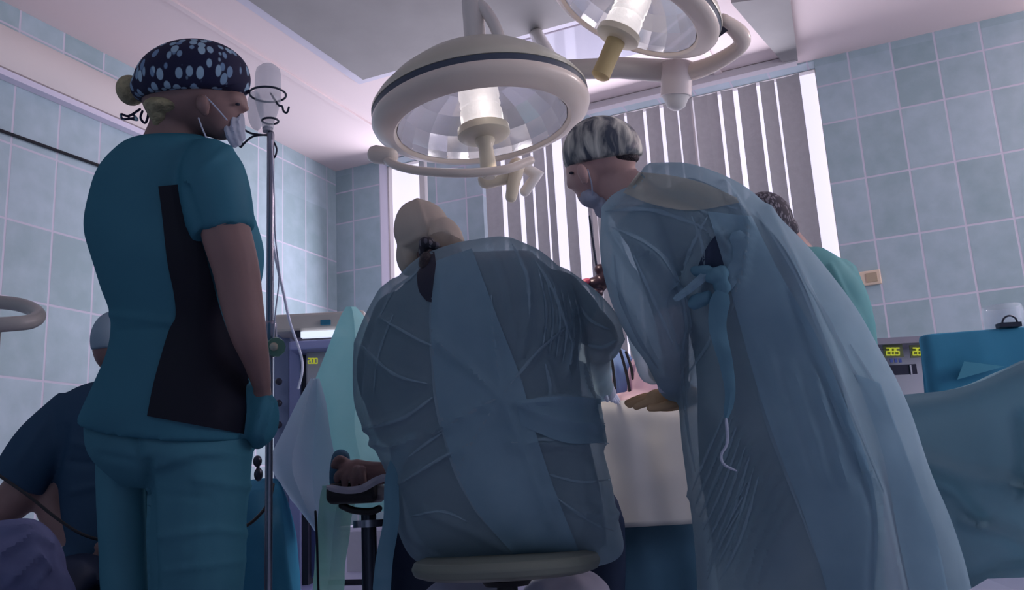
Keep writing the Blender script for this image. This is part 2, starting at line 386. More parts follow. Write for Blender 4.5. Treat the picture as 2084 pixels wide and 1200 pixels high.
# ================================================================== THE ROOM
XL, YB, ZC, XR = -3.53, 5.02, 3.0, 3.2
wx0, wx1, wx2, wx3 = -3.17, -2.80, -2.40, -.31     # back-wall window openings, the last widened to draw light spilling past the blind
zs, zt = .98, 2.992
struct('floor', box(XL-.1, XR, -2.5, YB+.3, -.1, 0), M_floor)
struct('ceiling', box(XL-.1, XR, -2.5, YB+.3, ZC, ZC+.1), M_ceil)
struct('wall_left', box(XL-.1, XL, -2.5, YB+.3, 0, ZC), M_tileL)
struct('wall_right', box(XR, XR+.1, -2.5, YB+.3, 0, ZC), M_tileL)
struct('wall_back', join(box(XL, wx0, YB, YB+.25, 0, ZC), box(wx1, wx2, YB, YB+.25, 0, ZC), box(wx3, XR, YB, YB+.25, 0, ZC),
       box(wx0, wx1, YB, YB+.25, 0, zs), box(wx2, wx3, YB, YB+.25, 0, zs), box(wx0, wx1, YB, YB+.25, zt, ZC), box(wx2, wx3, YB, YB+.25, zt, ZC)), M_tileB)
def window(name, x0, x1, bars):
    o = tag(thing(name, 'narrow uncovered window left of the vertical blinds' if 'w' in bars else 'wide bright window behind the vertical blinds', 'window', (x0, YB+.1, zs)), kind='structure')
    fr = [box(x0, x0+.01, YB+.1, YB+.15, zs, zt), box(x1-.01, x1, YB+.1, YB+.15, zs, zt), box(x0, x1, YB+.1, YB+.15, zs, zs+.05), box(x0, x1, YB+.1, YB+.15, zt-.004, zt)]
    for b in bars['v']: fr.append(box(b-.02, b+.02, YB+.1, YB+.15, zs, zt))
    mk('window_frame', *join(*fr), M_white, o, False); mk('glass_pane', *box(x0, x1, YB+.145, YB+.155, zs, zt), M_glow, o, False)
    mk('window_sill', *box(x0-.02, x1+.0, YB-.06, YB+.1, zs-.03, zs), M_white, o, False)
window('window_1', wx0, wx1, {'v': [-2.9], 'w': 1}); window('window_2', wx2, wx3, {'v': [-1.7, -1.05]})
o = tag(thing('fill_window', 'unseen window added in the right wall for side fill light', 'window', (XR, 3.3, 1.2)), kind='structure')  # unseen window, added with a glowing pane to go with the side fill
mk('window_frame', *join(box(XR-.02, XR, 2.4, 4.2, 1.1, 1.15), box(XR-.02, XR, 2.4, 4.2, 2.65, 2.7), box(XR-.02, XR, 2.4, 2.45, 1.1, 2.7), box(XR-.02, XR, 4.15, 4.2, 1.1, 2.7)), M_white, o, False); mk('glass_pane', *box(XR-.008, XR-.002, 2.45, 4.15, 1.15, 2.65), M_glow, o, False)
struct('baseboard_left', box(XL, XL+.015, -2.4, YB, 0, .1), M_cab)
# shallow ceiling steps
struct('trim_1', box(-2.90, -2.87, -2.3, YB, ZC-.012, ZC), M_ceil)
struct('trim_2', join(*[(lambda a: (a[0], a[1]))(loft([[atZ(x, y, 2.965) for x, y in ((1488, 6), (1592, 126), (1624, 124), (1607, -10))], [atZ(x, y, 2.965)+V((0, 0, .035)) for x, y in ((1488, 6), (1592, 126), (1624, 124), (1607, -10))]]))]), M_panel)
struct('trim_3', box(-.84, -.80, 3.0, 4.9, ZC-.014, ZC), M_ceil)
# laminar-flow panel on the ceiling
t = thing('ceiling_panel', 'large grey square airflow panel set in the ceiling above the lamps', 'ceiling panel', (-1.7, 2.9, ZC))
mk('panel_face', *box(-2.53, -.98, 1.9, 3.86, ZC-.05, ZC-.012), M_panel, t, False)
mk('panel_border', *join(box(-2.62, -.88, 1.8, 3.96, ZC-.012, ZC-.001)), mat('pale panel border', (206, 200, 212), .5), t, False)
t = tag(mk('gloss_panel', *box(-1.95, -.95, 3.98, 4.42, ZC-.01, ZC-.002), M_gloss, smooth=False), 'glossy ceiling strip mirroring the blinds above the main lamp', 'ceiling panel')
# cable trunk on the left wall
t = thing('wall_trunking', 'wide cream cable duct running high along the left tiled wall', 'duct', (XL+.04, 2, 2.77))
mk('duct_body', *loft([[V((XL+.003, y, 2.655)), V((XL+.045, y, 2.665)), V((XL+.065, y, 2.70)), V((XL+.07, y, 2.77)), V((XL+.06, y, 2.83)), V((XL+.04, y, 2.862)), V((XL+.003, y, 2.87))] for y in (-2.3, 3.5)]), mat('duct cream', (216, 204, 202), .5), t, True)
mk('duct_lip', *box(XL+.002, XL+.05, -2.3, 3.5, 2.625, 2.654), M_cab, t, False)
t = tag(mk('wall_cable', *tube([atX(-260, 180, XL+.012), atX(0, 265, XL+.012), atX(225, 345, XL+.012), atX(330, 385, XL+.012)], .008, 8), M_cable), 'thin dark cable running down across the left tiled wall', 'cable')
# socket
t = thing('wall_socket', 'beige double socket on the back wall behind the teal gowned person', 'socket', atY(1765, 566, YB))
c = atY(1767, 566, YB-.012)
bev(mk('cover_plate', *obox(c, V((1, 0, 0)), V((0, 1, 0)), V((0, 0, 1)), .062, .011, .038), M_socket, t, False))
mk('socket_insert', *obox(c+V((.018, -.012, 0)), V((1, 0, 0)), V((0, 1, 0)), V((0, 0, 1)), .026, .004, .024), mat('socket tan', (176, 156, 132), .5), t, False)
# vertical blinds
YBL = 4.92
t = thing('vertical_blinds', 'grey vertical slat blinds glowing at their gaps across the big window', 'blinds', (-1.37, YBL, 2.9))
mk('head_rail', *box(-2.36, -.395, YBL-.03, YBL+.03, 2.955, 2.995), M_rail, t, False)
gaps = [(990, 450, 4), (1031, 450, 9), (1065, 450, 10), (1092, 450, 5), (1118, 450, 4), (1145, 450, 20), (1187, 450, 22), (1213, 450, 10), (1246, 300, 4), (1275, 250, 5), (1309, 200, 6), (1345, 200, 7), (1377, 200, 3), (1408, 200, 6), (1438, 200, 0), (1465, 200, 6), (1498, 200, 9), (1546, 200, 6), (1582, 200, 4), (1633, 200, 0)]
GX = [(atY(x, y, YBL).x, w*.0032) for x, y, w in gaps]
for i in range(len(GX)-1):
    a = GX[i][0]+GX[i][1]/2; b = GX[i+1][0]-GX[i+1][1]/2; n = 6; w = b-a; ring = []
    for k in range(n+1):
        q = k/n; ring.append((a+w*q, YBL-.006+.006*math.sin(math.pi*q)+(.012*(1 if i % 2 else -1))*(q-.5)))
    pr = [V((x, y, 0)) for x, y in ring]+[V((x, y+.0012, 0)) for x, y in ring[::-1]]
    mk('slat', *loft([[p+V((0, 0, z)) for p in pr] for z in (.86, 1.5, 2.2, 2.892)]), M_slat, t, True)

# ================================================================== SURGICAL LAMPS
def disc_axes(x, y, maj, ratio):
    d = ray(x, y).normalized(); a = math.radians(maj)
    e1 = RT*math.cos(a)+UP*math.sin(a); e1 = (e1-d*e1.dot(d)).normalized(); up = e1.cross(-d).normalized()
    if up.dot(UP) < 0: up = -up
    s = ratio; c_ = math.sqrt(1-s*s); m_ = d*c_-up*s; n = e1.cross(m_).normalized()
    if n.z < 0: n = -n
    return e1, m_.normalized(), n     # n points up out of the dome
def lamp(name, label, x, y, D, Rout, maj, ratio, hs, handle_m, drop=0.0, hf=1.0):
    c = P(x, y, D); e1, m_, n = disc_axes(x, y, maj, ratio); k = Rout/.35
    t = thing(name, label, 'surgical lamp', c)
    sc = lambda pr: [(r*k, h*k*hs) for r, h in pr]
    mk('lamp_rim', *lathe(c, n, sc([(.272, .012), (.276, 0), (.284, -.006), (.300, -.004), (.328, .010), (.343, .022), (.349, .036), (.347, .048), (.335, .050), (.30, .048), (.272, .03), (.272, .012)]), 72), M_lampo, t)
    mk('lamp_seam', *lathe(c, n, sc([(.336, .045), (.344, .049), (.345, .068), (.336, .076), (.320, .072), (.320, .05)]), 72), M_seam, t)
    mk('lamp_dome', *lathe(c, n, sc([(.320, .068), (.347, .070), (.346, .080), (.328, .107), (.28, .155), (.215, .203), (.14, .235), (.07, .25), (.012, .254)]), 72), mat('lamp dome shell', (196, 190, 174), .35, coat=.2), t)
    mk('reflector', *lathe(c, n, sc([(.273, .006), (.270, .03), (.25, .08), (.20, .13), (.13, .165), (.06, .18), (.01, .18)]), 22), M_mirror, t, False)
    mk('lens_cover', *lathe(c, n, [(.272*k, .004), (.272*k, .007), (.05*k, .007), (.05*k, .004)], 72), mat('lens glass', (236, 236, 244), .04, alpha=.22, coat=1), t)
    pl = bpy.data.lights.new('bulb_light', 'POINT'); pl.energy = .13; pl.color = (1, .95, .93); pl.shadow_soft_size = .03
    for a_ in (.7, 2.8, 4.9):
        po = bpy.data.objects.new('bulb_light', pl); COL.objects.link(po); po.location = c+n*.05*k+(e1*math.cos(a_)+m_*math.sin(a_))*.12*k
    cc_ = c; c = c-n*drop
    b = mk('bulb_column', *lathe(c, n, [(.001, .15*k), (.064*k, .15*k), (.066*k, .10*k), (.062*k, .09*k), (.066*k, .075*k), (.062*k, .065*k), (.068*k, .05*k), (.068*k, -.01*k), (.001, -.012*k)], 40), M_bulb, t)
    mk('bulb_ring', *lathe(c, n, [(.068*k, .0), (.082*k, -.004*k), (.084*k, -.028*k), (.076*k, -.036*k), (.05*k, -.042*k), (.001, -.044*k)], 40), M_cream, t)
    mk('lamp_handle', *lathe(c, n, [(.001, -.03*k), (.030*k, -.03*k), (.032*k, -.05*k), (.023*k, -.07*k), (.025*k, -.11*k), (.027*k, -.15*k), (.026*k, -.166*k), (.018*k, -.174*k), (.001, -.175*k)] if hf == 1 else [(.001, -.03*k), (.036*k, -.03*k), (.036*k, -.05*k), (.034*k, -.12*k), (.036*k, -.19*k), (.024*k, -.2*k), (.001, -.2*k)], 32), M_cream if handle_m == 0 else mat('tan handle', (190, 166, 120), .5), t)
    c = cc_
    return t, c, e1, m_, n, k
t, c, e1, m_, n, k = lamp('surgical_lamp', 'large cream domed surgical lamp hanging low over the seated surgeon', 983, 258, 2.9, .349, 7.6, .405, 1.0, 0)
if e1.dot(RT) < 0: e1 = -e1
# positioning rail around the underside with its knobs
def on(c, e, m, n, ang, r, h): a = math.radians(ang); return c+(e*math.cos(a)+m*math.sin(a))*r+n*h
mk('hand_rail', *tube([P(*q) for q in ((785, 322, 2.8), (805, 336, 2.76), (850, 347, 2.72), (920, 352, 2.68), (985, 350, 2.68), (1035, 343, 2.7), (1080, 326, 2.76))], .0135, 12, sub=5), M_lampo, t)
mk('rail_knob', *tube([P(764, 314, 2.82), P(796, 318, 2.80)], [.029, .026], 20), M_lampo, t)
mk('yoke_joint', *tube([P(988, 366, 3.3), P(1050, 354, 3.3)], [.033, .030], 20), M_cream, t)
mk('side_handle', *tube([P(1052, 335, 3.28), P(1046, 368, 3.28), P(1040, 402, 3.28)], [.03, .024, .021], 16), M_cream, t)
mk('side_cover', *tube([P(1050, 330, 3.35), P(1092, 356, 3.35), P(1068, 390, 3.35)], [.02, .03, .02], 14), M_white, t)
mk('hanging_pole', *tube([P(968, 90, 3.0), P(962, 10, 3.02), V((P(962, 10, 3.02).x, P(962, 10, 3.02).y+.01, 2.935))], [.036, .036, .036], 24), M_white, t)
mk('yoke_arm', *tube([P(1022, 95, 2.95), P(1008, 55, 2.97), P(985, 18, 3.0), P(958, 2, 3.02)], [.02, .02, .02, .02], 14, sub=5), M_white, t)
t2, c2, f1, g_, n2, k2 = lamp('surgical_lamp', 'smaller tilted surgical lamp with tan handle at the top of the picture', 1277, 30, 2.95, .30, -24, .41, .95, 1, .06, 1.2)
if f1.dot(RT) < 0: f1 = -f1
mk('lamp_yoke', *tube([P(1470, 40, 3.05), P(1508, 72, 3.08), P(1500, 100, 3.12), P(1440, 135, 3.2), P(1385, 150, 3.25)], [.022, .03, .026, .03, .034], 16, sub=5), M_lampo, t2)
mk('yoke_bracket', *loft([[P(x, y, D) for x, y in ((1455, 40), (1482, 62), (1446, 88))] for D in (2.96, 3.04)]), M_dark, t2, False)
mk('joint_cylinder', *tube([P(1378, 128, 3.25), P(1376, 196, 3.25)], [.055, .055], 28, ends=False), mat('joint pink white', (214, 200, 200), .45), t2)
mk('joint_cap', *tube([P(1376, 194, 3.25), P(1376, 206, 3.25)], [.05, .04], 28), M_white, t2)
mk('support_arm', *tube([P(1120, 143, 3.35), P(1260, 138, 3.3), P(1385, 146, 3.27)], [.035, .038, .042], 20), mat('arm grey', (180, 172, 170), .5), t2)
mk('ceiling_post', *tube([P(1130, 143, 3.35), atZ(1090, 60, 3.0)+V((0, 0, -.02))], [.034, .034], 20), M_white, t2)

# ================================================================== PEOPLE
def person(label, loc): return thing('person', label, 'person', loc)

# ---- standing nurse at the left, seen from behind and her right side
D = 2.0
t = person('nurse standing in teal scrubs with black side panel and navy leaf-print cap', V((-1.5, 1.53, 0)))
foot = lambda x, y, D_: P(x, y, D_)
head = [pell(388, 190, D, 98, 84, .085, 8), pell(430, 220, D, 62, 58, .065), pell(445, 252, D, 40, 32, .045, -20), pell(470, 205, D, 32, 26, .045), pell(497, 219, D, 11, 8, .016, -25), pell(470, 262, D, 16, 12, .03),
        ptube([(372, 230, D, 50), (358, 262, D, 52), (350, 300, D, 62), (345, 345, D, 80)])]
arm = ptube([(432, 350, D-.11, 36), (448, 420, D-.15, 48), (462, 480, D-.16, 50), (480, 545, D-.16, 47), (492, 615, D-.16, 43), (506, 680, D-.16, 37), (522, 735, D-.12, 27), (532, 780, D-.07, 20)])
hand = [ptube([(533, 780, D-.07, 17), (534, 815, D-.04, 20), (533, 850, D-.03, 17)], 12)]+[ptube([(522+q*6, 850, D-.03+q*.01, 6), (521+q*6, 880+(q % 2)*6, D-.03+q*.01, 5)], 8) for q in range(4)]+[ptube([(540, 815, D-.03, 7), (548, 842, D-.03, 6)], 8)]
legs = lambda g: [trunk([(190-g, 842, 520+g, 876, D, .150), (196-g, 900, 516+g, 905, D, .155), (225-g, 950, 490+g, 952, D, .11), (250, 985, 470, 985, D, .05)]),
        ptube([(255, 925, D+.06, 55+g), (258, 1000, D+.05, 57+g), (258, 1100, D+.05, 52+g), (262, 1210, D+.04, 50+g), (262, 1340, D+.03, 44+g), (262, 1560, D, 34+g)]),
        ptube([(408, 925, D-.03, 100+g), (406, 1000, D-.03, 99+g), (402, 1080, D-.03, 95+g), (400, 1200, D-.02, 90+g), (392, 1330, D, 68+g), (385, 1590, D, 46+g)])]
bodyN = fuse(head+[arm]+hand+[trunk([(300, 310, 440, 310, D, .08), (225, 400, 470, 400, D, .14), (220, 520, 480, 520, D, .14), (260, 660, 470, 660, D, .11), (230, 800, 480, 830, D, .13)]), pell(262, 1600, D, 26, 60, .05), pell(385, 1630, D, 32, 60, .05)]+[ptube([(262, 1250, D+.04, 34), (262, 1340, D+.03, 30), (262, 1560, D, 24)]), ptube([(395, 1250, D-.01, 52), (390, 1340, D, 46), (385, 1590, D, 32)]), ptube([(300, 800, D+.02, 50), (275, 950, D+.05, 34), (262, 1250, D+.04, 34)]), ptube([(380, 800, D, 60), (400, 950, D-.02, 56), (395, 1250, D-.01, 52)])], .0065, 3)
mk('body', *bodyN, M_skin_d, t)
tor = trunk([(290, 286, 420, 280, D, .07), (262, 304, 452, 300, D, .12), (224, 352, 476, 345, D, .155), (204, 405, 494, 400, D, .165), (192, 462, 514, 455, D, .165), (204, 520, 527, 512, D, .165), (222, 582, 522, 575, D, .15), (243, 640, 502, 645, D, .135), (240, 700, 506, 705, D, .14), (218, 760, 518, 775, D, .155), (196, 808, 528, 835, D, .165), (177, 848, 518, 886, D, .168)])
slv = tube([P(420, 312, D-.06), P(426, 335, D-.10), P(434, 370, D-.13), P(444, 420, D-.145), P(455, 474, D-.155)], [px(w, D) for w in (34, 54, 62, 62, 56)], 24, sub=4, ends=False)
pock = ptube([(522, 800, D-.04, 20), (534, 832, D-.045, 31), (530, 875, D-.04, 32), (524, 902, D-.03, 14)])
topN = wrinkle(fuse([tor, slv, pock], .007, 5), [([(470, 300), (420, 335), (385, 372)], 9, .004), ([(380, 380), (410, 470)], 8, -.006), ([(230, 640), (350, 655)], 8, .004), ([(245, 672), (345, 668)], 7, -.003), ([(540, 800), (520, 880)], 8, .006), ([(555, 820), (535, 890)], 6, .005)], .0025, 5)
ST = mk('scrub_top', *topN, M_teal, t)
tr = bvh(tor)
mk('side_panel', *patch(tr, [(322, 379), (330, 440), (340, 530), (354, 600), (357, 645), (345, 668), (330, 715), (312, 780), (299, 846)], [(364, 375), (388, 440), (408, 488), (428, 555), (450, 635), (474, 700), (500, 748), (530, 796), (514, 886)], D, 22, 50, .009), M_blackc, ST, label='black side panel')
tr = bvh(topN)
mk('sleeve_hem', *patch(tr, [(412, 478), (440, 462), (478, 452), (498, 460)], [(408, 490), (440, 474), (478, 464), (500, 474)], D-.2, 4, 16, .003), M_teal, ST)
TR = mk('trousers', *wrinkle(fuse(legs(0), .008, 5), [([(300, 940), (306, 1000), (312, 1200)], 10, -.012), ([(275, 870), (290, 945)], 9, -.008), ([(320, 945), (400, 918), (500, 925)], 9, .005), ([(210, 925), (290, 940)], 8, -.005), ([(320, 1005), (420, 1012)], 6, -.003), ([(400, 975), (510, 990)], 10, .005), ([(330, 1090), (440, 1075), (500, 1085)], 9, .005), ([(340, 1160), (490, 1140)], 8, .004)], .003, 5), M_tealp, t)
mk('shoe', *fuse([pell(262, 1612, D-.02, 36, 70, .06)], .01, 2), M_white, t); mk('shoe', *fuse([pell(385, 1645, D-.02, 42, 72, .06)], .01, 2), M_white, t)
def cap_shape(x, y, D_, rx, ry, rz, rot, cut, zoff=0, seg=44, rings=30):
    """cap: upper part of an ellipsoid, cut along a line in the head's own side plane, closed with a turned-in band"""
    v, f = pell(x, y, D_, rx, ry, rz, rot, seg=seg, rings=rings); (ax, ay), (bx, by) = cut; a = P(ax, ay, D_); b = P(bx, by, D_)
    u = (b-a).normalized(); nn = u.cross(FW).normalized()
    if nn.dot(UP) < 0: nn = -nn
    out = []
    for p in v:
        h = (p-a).dot(nn)
        out.append(p-nn*h if h < 0 else p)
    return out, f
capN = cap_shape(392, 166, D, 116, 83, .108, 8, ((288, 208), (508, 190)))
capN = fuse([capN, pell(310, 178, D, 40, 32, .07, 30)], .006, 4)
CP = mk('surgical_cap', *capN, M_capn, t)
mk('cap_band', *patch(bvh(capN), [(296, 196), (380, 197), (440, 180), (506, 165)], [(300, 212), (380, 213), (440, 202), (509, 190)], D, 4, 30, .003, .004), M_capn, CP)
for pp in ([(296, 208, D), (302, 228, D), (296, 250, D), (286, 240, D), (290, 226, D)], [(285, 222, D), (262, 236, D), (247, 232, D), (250, 242, D), (272, 240, D)], [(262, 240, D), (280, 244, D), (270, 232, D)]):
    mk('cap_tie', *strand(pp, 5, D), M_capn, CP)
mk('hair', *fuse([pell(266, 184, D, 27, 31, .04, 10), pell(344, 220, D-.025, 48, 20, .065, -4), pell(334, 238, D-.015, 30, 20, .055, -25), pell(334, 254, D-.01, 16, 18, .05), pell(290, 190, D, 14, 14, .03)], .005, 2), M_hair, t)
mk('face_mask', *wrinkle(fuse([pell(470, 270, D, 8, 30, .035, 14), pell(482, 262, D, 6, 34, .03, 6), pell(492, 258, D, 4, 28, .025, 2)], .0035, 1), [], .002, 30), M_mask, t)
pass
hb = bvh(bodyN)
mk('mask_strap', *strand([(418, 196, D-.075), (436, 214, D-.075), (462, 244, D-.06)], 3, D), M_mask, t)
mk('mask_strap', *strand([(404, 240, D-.07), (412, 262, D-.07), (420, 280, D-.075)], 3, D), M_mask, t)
mk('ear', *fuse([pell(413, 212, D-.076, 14, 20, .012, 12), pell(417, 228, D-.072, 8, 8, .01)], .0035, 2), M_skin_d, t)
mk('eye', *pell(484, 212, D-.035, 5, 3, .006), M_dark, t)

# ---- seated person in navy at the far left
D = 2.7
t = person('seated person in dark navy scrubs with pale blue cap, partly behind the standing nurse', V((-2.2, 1.95, 0)))
mk('body', *fuse([pell(232, 700, D, 36, 58, .09), pell(222, 722, D, 18, 24, .05), ptube([(245, 735, D, 28), (245, 790, D, 36)]),
    ptube([(75, 950, D-.06, 44), (45, 1000, D-.08, 42), (-20, 1050, D-.12, 36), (-110, 1060, D-.18, 28)]),
    ptube([(150, 880, D-.02, 40), (115, 980, D-.04, 36), (112, 1040, D-.06, 34), (160, 1095, D-.1, 30), (240, 1110, D-.15, 24)]),
    trunk([(170, 800, 300, 800, D, .09), (130, 880, 330, 880, D, .11), (150, 1100, 330, 1100, D, .11), (145, 1190, 335, 1190, D, .13)]),
    ptube([(200, 1190, D-.1, 50), (120, 1215, D-.35, 44), (110, 1560, D-.3, 34)]), ptube([(290, 1190, D-.1, 50), (260, 1215, D-.35, 44), (250, 1560, D-.3, 34)])], .009, 4), M_skin_d, t)
ST = mk('scrub_top', *wrinkle(fuse([trunk([(205, 775, 290, 768, D, .07), (150, 795, 320, 792, D, .12), (122, 840, 335, 840, D, .15), (130, 900, 340, 900, D, .16), (140, 1000, 345, 1000, D, .16), (148, 1100, 348, 1100, D, .165), (134, 1200, 350, 1200, D, .18)]),
    tube([P(165, 825, D-.03), P(120, 880, D-.05), P(80, 930, D-.06), P(46, 978, D-.07)], [px(w, D) for w in (48, 60, 62, 58)], 24, sub=4, ends=False)], .009, 5),
    [([(135, 870), (115, 950), (100, 1005)], 8, -.008), ([(140, 940), (210, 945)], 8, -.008), ([(150, 900), (210, 915)], 8, .006), ([(30, 950), (75, 880), (120, 820)], 12, .006), ([(145, 1000), (210, 985)], 7, .006)], .003, 5), M_navy, t)
mk('trousers', *fuse([trunk([(140, 1150, 345, 1150, D, .15), (134, 1212, 350, 1212, D, .17)]), ptube([(200, 1190, D-.1, 58), (120, 1215, D-.35, 54), (110, 1540, D-.3, 46)]), ptube([(290, 1190, D-.1, 58), (260, 1215, D-.35, 54), (250, 1540, D-.3, 46)])], .012, 3), M_dnavy, t)
mk('surgical_cap', *fuse([cap_shape(232, 690, D, 38, 58, .1, 0, ((190, 712), (270, 700)))], .006, 3), M_pcap, t)
mk('face_mask', *fuse([pell(214, 728, D, 12, 22, .04)], .005, 2), M_pcap, t)
t = thing('office_stool', 'stool leg and seat under the navy seated person', 'stool', V((-2.2, 1.95, 0)))
mk('stool_seat', *lathe(V((-2.2, 1.95, .362)), V((0, 0, 1)), [(.001, 0), (.17, 0), (.18, .02), (.17, .05), (.001, .055)], 32), M_black, t)
mk('stool_column', *tube([V((-2.2, 1.95, .03)), V((-2.2, 1.95, .362))], .025, 16), M_steel, t)
t = tag(mk('stethoscope_cable', *strand([(-30, 950, 2.42), (10, 975, 2.42), (60, 1010, 2.42), (110, 1050, 2.43), (160, 1083, 2.44), (205, 1098, 2.46), (250, 1100, 2.5)], 7, 2.42), M_cable), 'black cable hanging across the navy seated person from the left edge', 'cable')

# ---- surgeon standing and bending over at the right
D = 2.2
t = person('surgeon in pale blue gown bending left over the table, hair under a sheer cap', V((-.45, 2.1, 0)))
bodyS = fuse([pell(1226, 312, D, 72, 64, .085, 0), pell(1188, 358, D, 34, 46, .065, 25), pell(1200, 395, D, 26, 26, .045), pell(1160, 375, D, 10, 9, .014, 40), ptube([(1238, 350, D, 46), (1265, 385, D, 50), (1310, 430, D, 64)]),
    trunk([(1262, 440, 1385, 370, D, .10), (1300, 500, 1470, 420, D, .14), (1400, 620, 1570, 520, D, .14), (1440, 740, 1640, 680, D, .14), (1440, 880, 1690, 860, D, .16), (1450, 980, 1700, 980, D, .16)]),
    ptube([(1318, 455, D-.10, 46), (1342, 530, D-.10, 42), (1364, 620, D-.08, 38), (1372, 700, D-.02, 30), (1378, 770, D+.1, 24), (1370, 806, D+.16, 20)]),
    ptube([(1340, 450, D+.2, 46), (1340, 560, D+.25, 36), (1345, 660, D+.28, 30), (1340, 760, D+.3, 22)]),
    ptube([(1520, 960, D, 82), (1540, 1150, D, 70), (1550, 1400, D, 52), (1560, 1560, D, 36)]), ptube([(1640, 960, D+.05, 82), (1690, 1150, D+.05, 70), (1700, 1400, D+.05, 52), (1700, 1560, D+.03, 36)]),
    pell(1550, 1580, D-.05, 40, 24, .11), pell(1690, 1580, D-.02, 40, 24, .11)], .0075, 4)
me = mk('body', *bodyS, M_skin_l, t)
mk('scrub_suit', *fuse([trunk([(1250, 452, 1400, 362, D, .12), (1285, 505, 1485, 405, D, .155), (1385, 625, 1590, 510, D, .155), (1420, 745, 1665, 680, D, .155), (1425, 880, 1720, 860, D, .18), (1430, 990, 1730, 990, D, .18)]),
    ptube([(1318, 455, D-.10, 52), (1340, 530, D-.10, 48), (1362, 610, D-.08, 42), (1372, 660, D-.04, 36)]),
    ptube([(1520, 960, D, 95), (1540, 1150, D, 84), (1550, 1400, D, 66), (1560, 1540, D, 52)]), ptube([(1640, 960, D+.05, 95), (1690, 1150, D+.05, 84), (1700, 1400, D+.05, 66), (1700, 1540, D+.03, 52)])], .01, 4), M_dnavy, t)
gS = fuse([trunk([(1262, 412, 1318, 336, D, .09), (1226, 452, 1410, 346, D, .17), (1262, 522, 1498, 384, D, .21), (1310, 585, 1570, 446, D, .22), (1362, 645, 1640, 520, D, .22), (1388, 700, 1712, 616, D, .22), (1384, 765, 1768, 708, D, .22), (1392, 855, 1822, 815, D, .23), (1402, 955, 1862, 925, D, .24), (1412, 1050, 1905, 1040, D, .25), (1430, 1200, 1945, 1190, D, .26), (1445, 1420, 1975, 1420, D, .27)], 56),
    ptube([(1290, 440, D-.12, 66), (1296, 520, D-.15, 72), (1318, 610, D-.14, 68), (1345, 680, D-.08, 56), (1362, 740, D+.0, 40), (1372, 786, D+.1, 30)]),
    ptube([(1320, 450, D+.2, 60), (1300, 560, D+.25, 56), (1318, 660, D+.28, 46), (1330, 756, D+.3, 32)])], .0085, 4)
cS = [([(1345, 350), (1290, 395), (1230, 425)], 8, .006), ([(1240, 425), (1330, 420), (1420, 440), (1480, 500)], 9, .010), ([(1250, 470), (1330, 520), (1390, 600), (1400, 660)], 10, .010), ([(1400, 520), (1360, 620), (1385, 700)], 8, -.012),
      ([(1470, 380), (1520, 450), (1510, 540), (1490, 600)], 9, .012), ([(1410, 440), (1440, 500), (1430, 600)], 8, .010), ([(1560, 430), (1620, 560), (1680, 700), (1730, 860), (1790, 1010), (1830, 1200)], 12, .012),
      ([(1610, 600), (1700, 820), (1760, 960), (1785, 1050), (1775, 1200)], 10, -.010), ([(1250, 560), (1300, 640), (1340, 720)], 9, .008), ([(1300, 500), (1350, 600), (1385, 700)], 8, -.006), ([(1420, 760), (1400, 860), (1420, 960)], 8, .008)]
for q in range(9):
    x0 = 1415+q*16; cS.append(([(x0+70, 840+q*22), (x0+20, 930+q*24), (x0-10, 1010+q*26)], 5, .007))
for q in range(4): cS.append(([(1520+q*45, 700+q*20), (1560+q*45, 830+q*20), (1600+q*40, 950+q*10)], 9, .007))
gS = wrinkle(gS, cS, .005, 4.5, (1, 1, .6))
GW = mk('gown', *gS, M_gown, t)
tr = bvh(gS)
mk('back_flap', *patch(tr, [(1440, 430), (1468, 520), (1500, 640), (1545, 800), (1590, 930), (1640, 1060), (1695, 1240)], [(1530, 440), (1590, 560), (1660, 680), (1720, 820), (1768, 950), (1787, 1080), (1775, 1240)], D, 20, 50, .006), M_flap, GW, label='overlapping back edge of the gown')
mk('back_flap', *patch(tr, [(1740, 760), (1790, 900), (1812, 1000), (1830, 1100), (1860, 1240)], [(1792, 780), (1840, 910), (1876, 1010), (1908, 1100), (1936, 1240)], D, 14, 40, .006), M_flap, GW)
mk('shoulder_lamplight', *patch(tr, [(1300, 350), (1360, 356), (1430, 372), (1500, 402)], [(1268, 392), (1330, 416), (1410, 428), (1504, 412)], D, 14, 30, .005), fabric('cream shoulder lamplight', (214, 212, 204), (224, 222, 212), transp=.45, transl=.65, bump=.8, bscale=12, edge=.3), GW, label='warm lamp light on the shoulder put in as a cream layer')  # lamp light on the shoulder, painted as a translucent cream patch
mk('gown_slit', *patch(tr, [(1470, 462), (1440, 500), (1420, 542)], [(1480, 470), (1482, 510), (1478, 545)], D, 8, 12, .004), M_dnavy, GW, label='dark opening at the back')
M_crease_strip = fabric('gown crease strip', (170, 194, 208), (184, 206, 218), transp=.42, transl=.5, bump=.3, bscale=12)
def crease_strips(tree, lines, D_, parent, k=1.0):  # added pale strips that draw the light streaks along the gown creases
    ms = []
    for line, w in lines:
        pts = resamp(line, 22); L_, R_ = [], []
        for i, (x, y) in enumerate(pts):
            a, b = pts[max(i-1, 0)], pts[min(i+1, 21)]; dx, dy = b[0]-a[0], b[1]-a[1]; l = math.hypot(dx, dy) or 1
            ww = (.6+w*.5*k*math.sin(math.pi*(i+.5)/22)**.7*(1+.35*math.sin(i*1.3+x)))
            L_.append((x-dy/l*ww, y+dx/l*ww)); R_.append((x+dy/l*ww, y-dx/l*ww))
        ms.append(patch(tree, L_, R_, D_, 4, 26, .004, .0015))
    return mk('gown_crease_strips', *join(*ms), M_crease_strip, parent, label='pale strips added along the creases of the cloth')
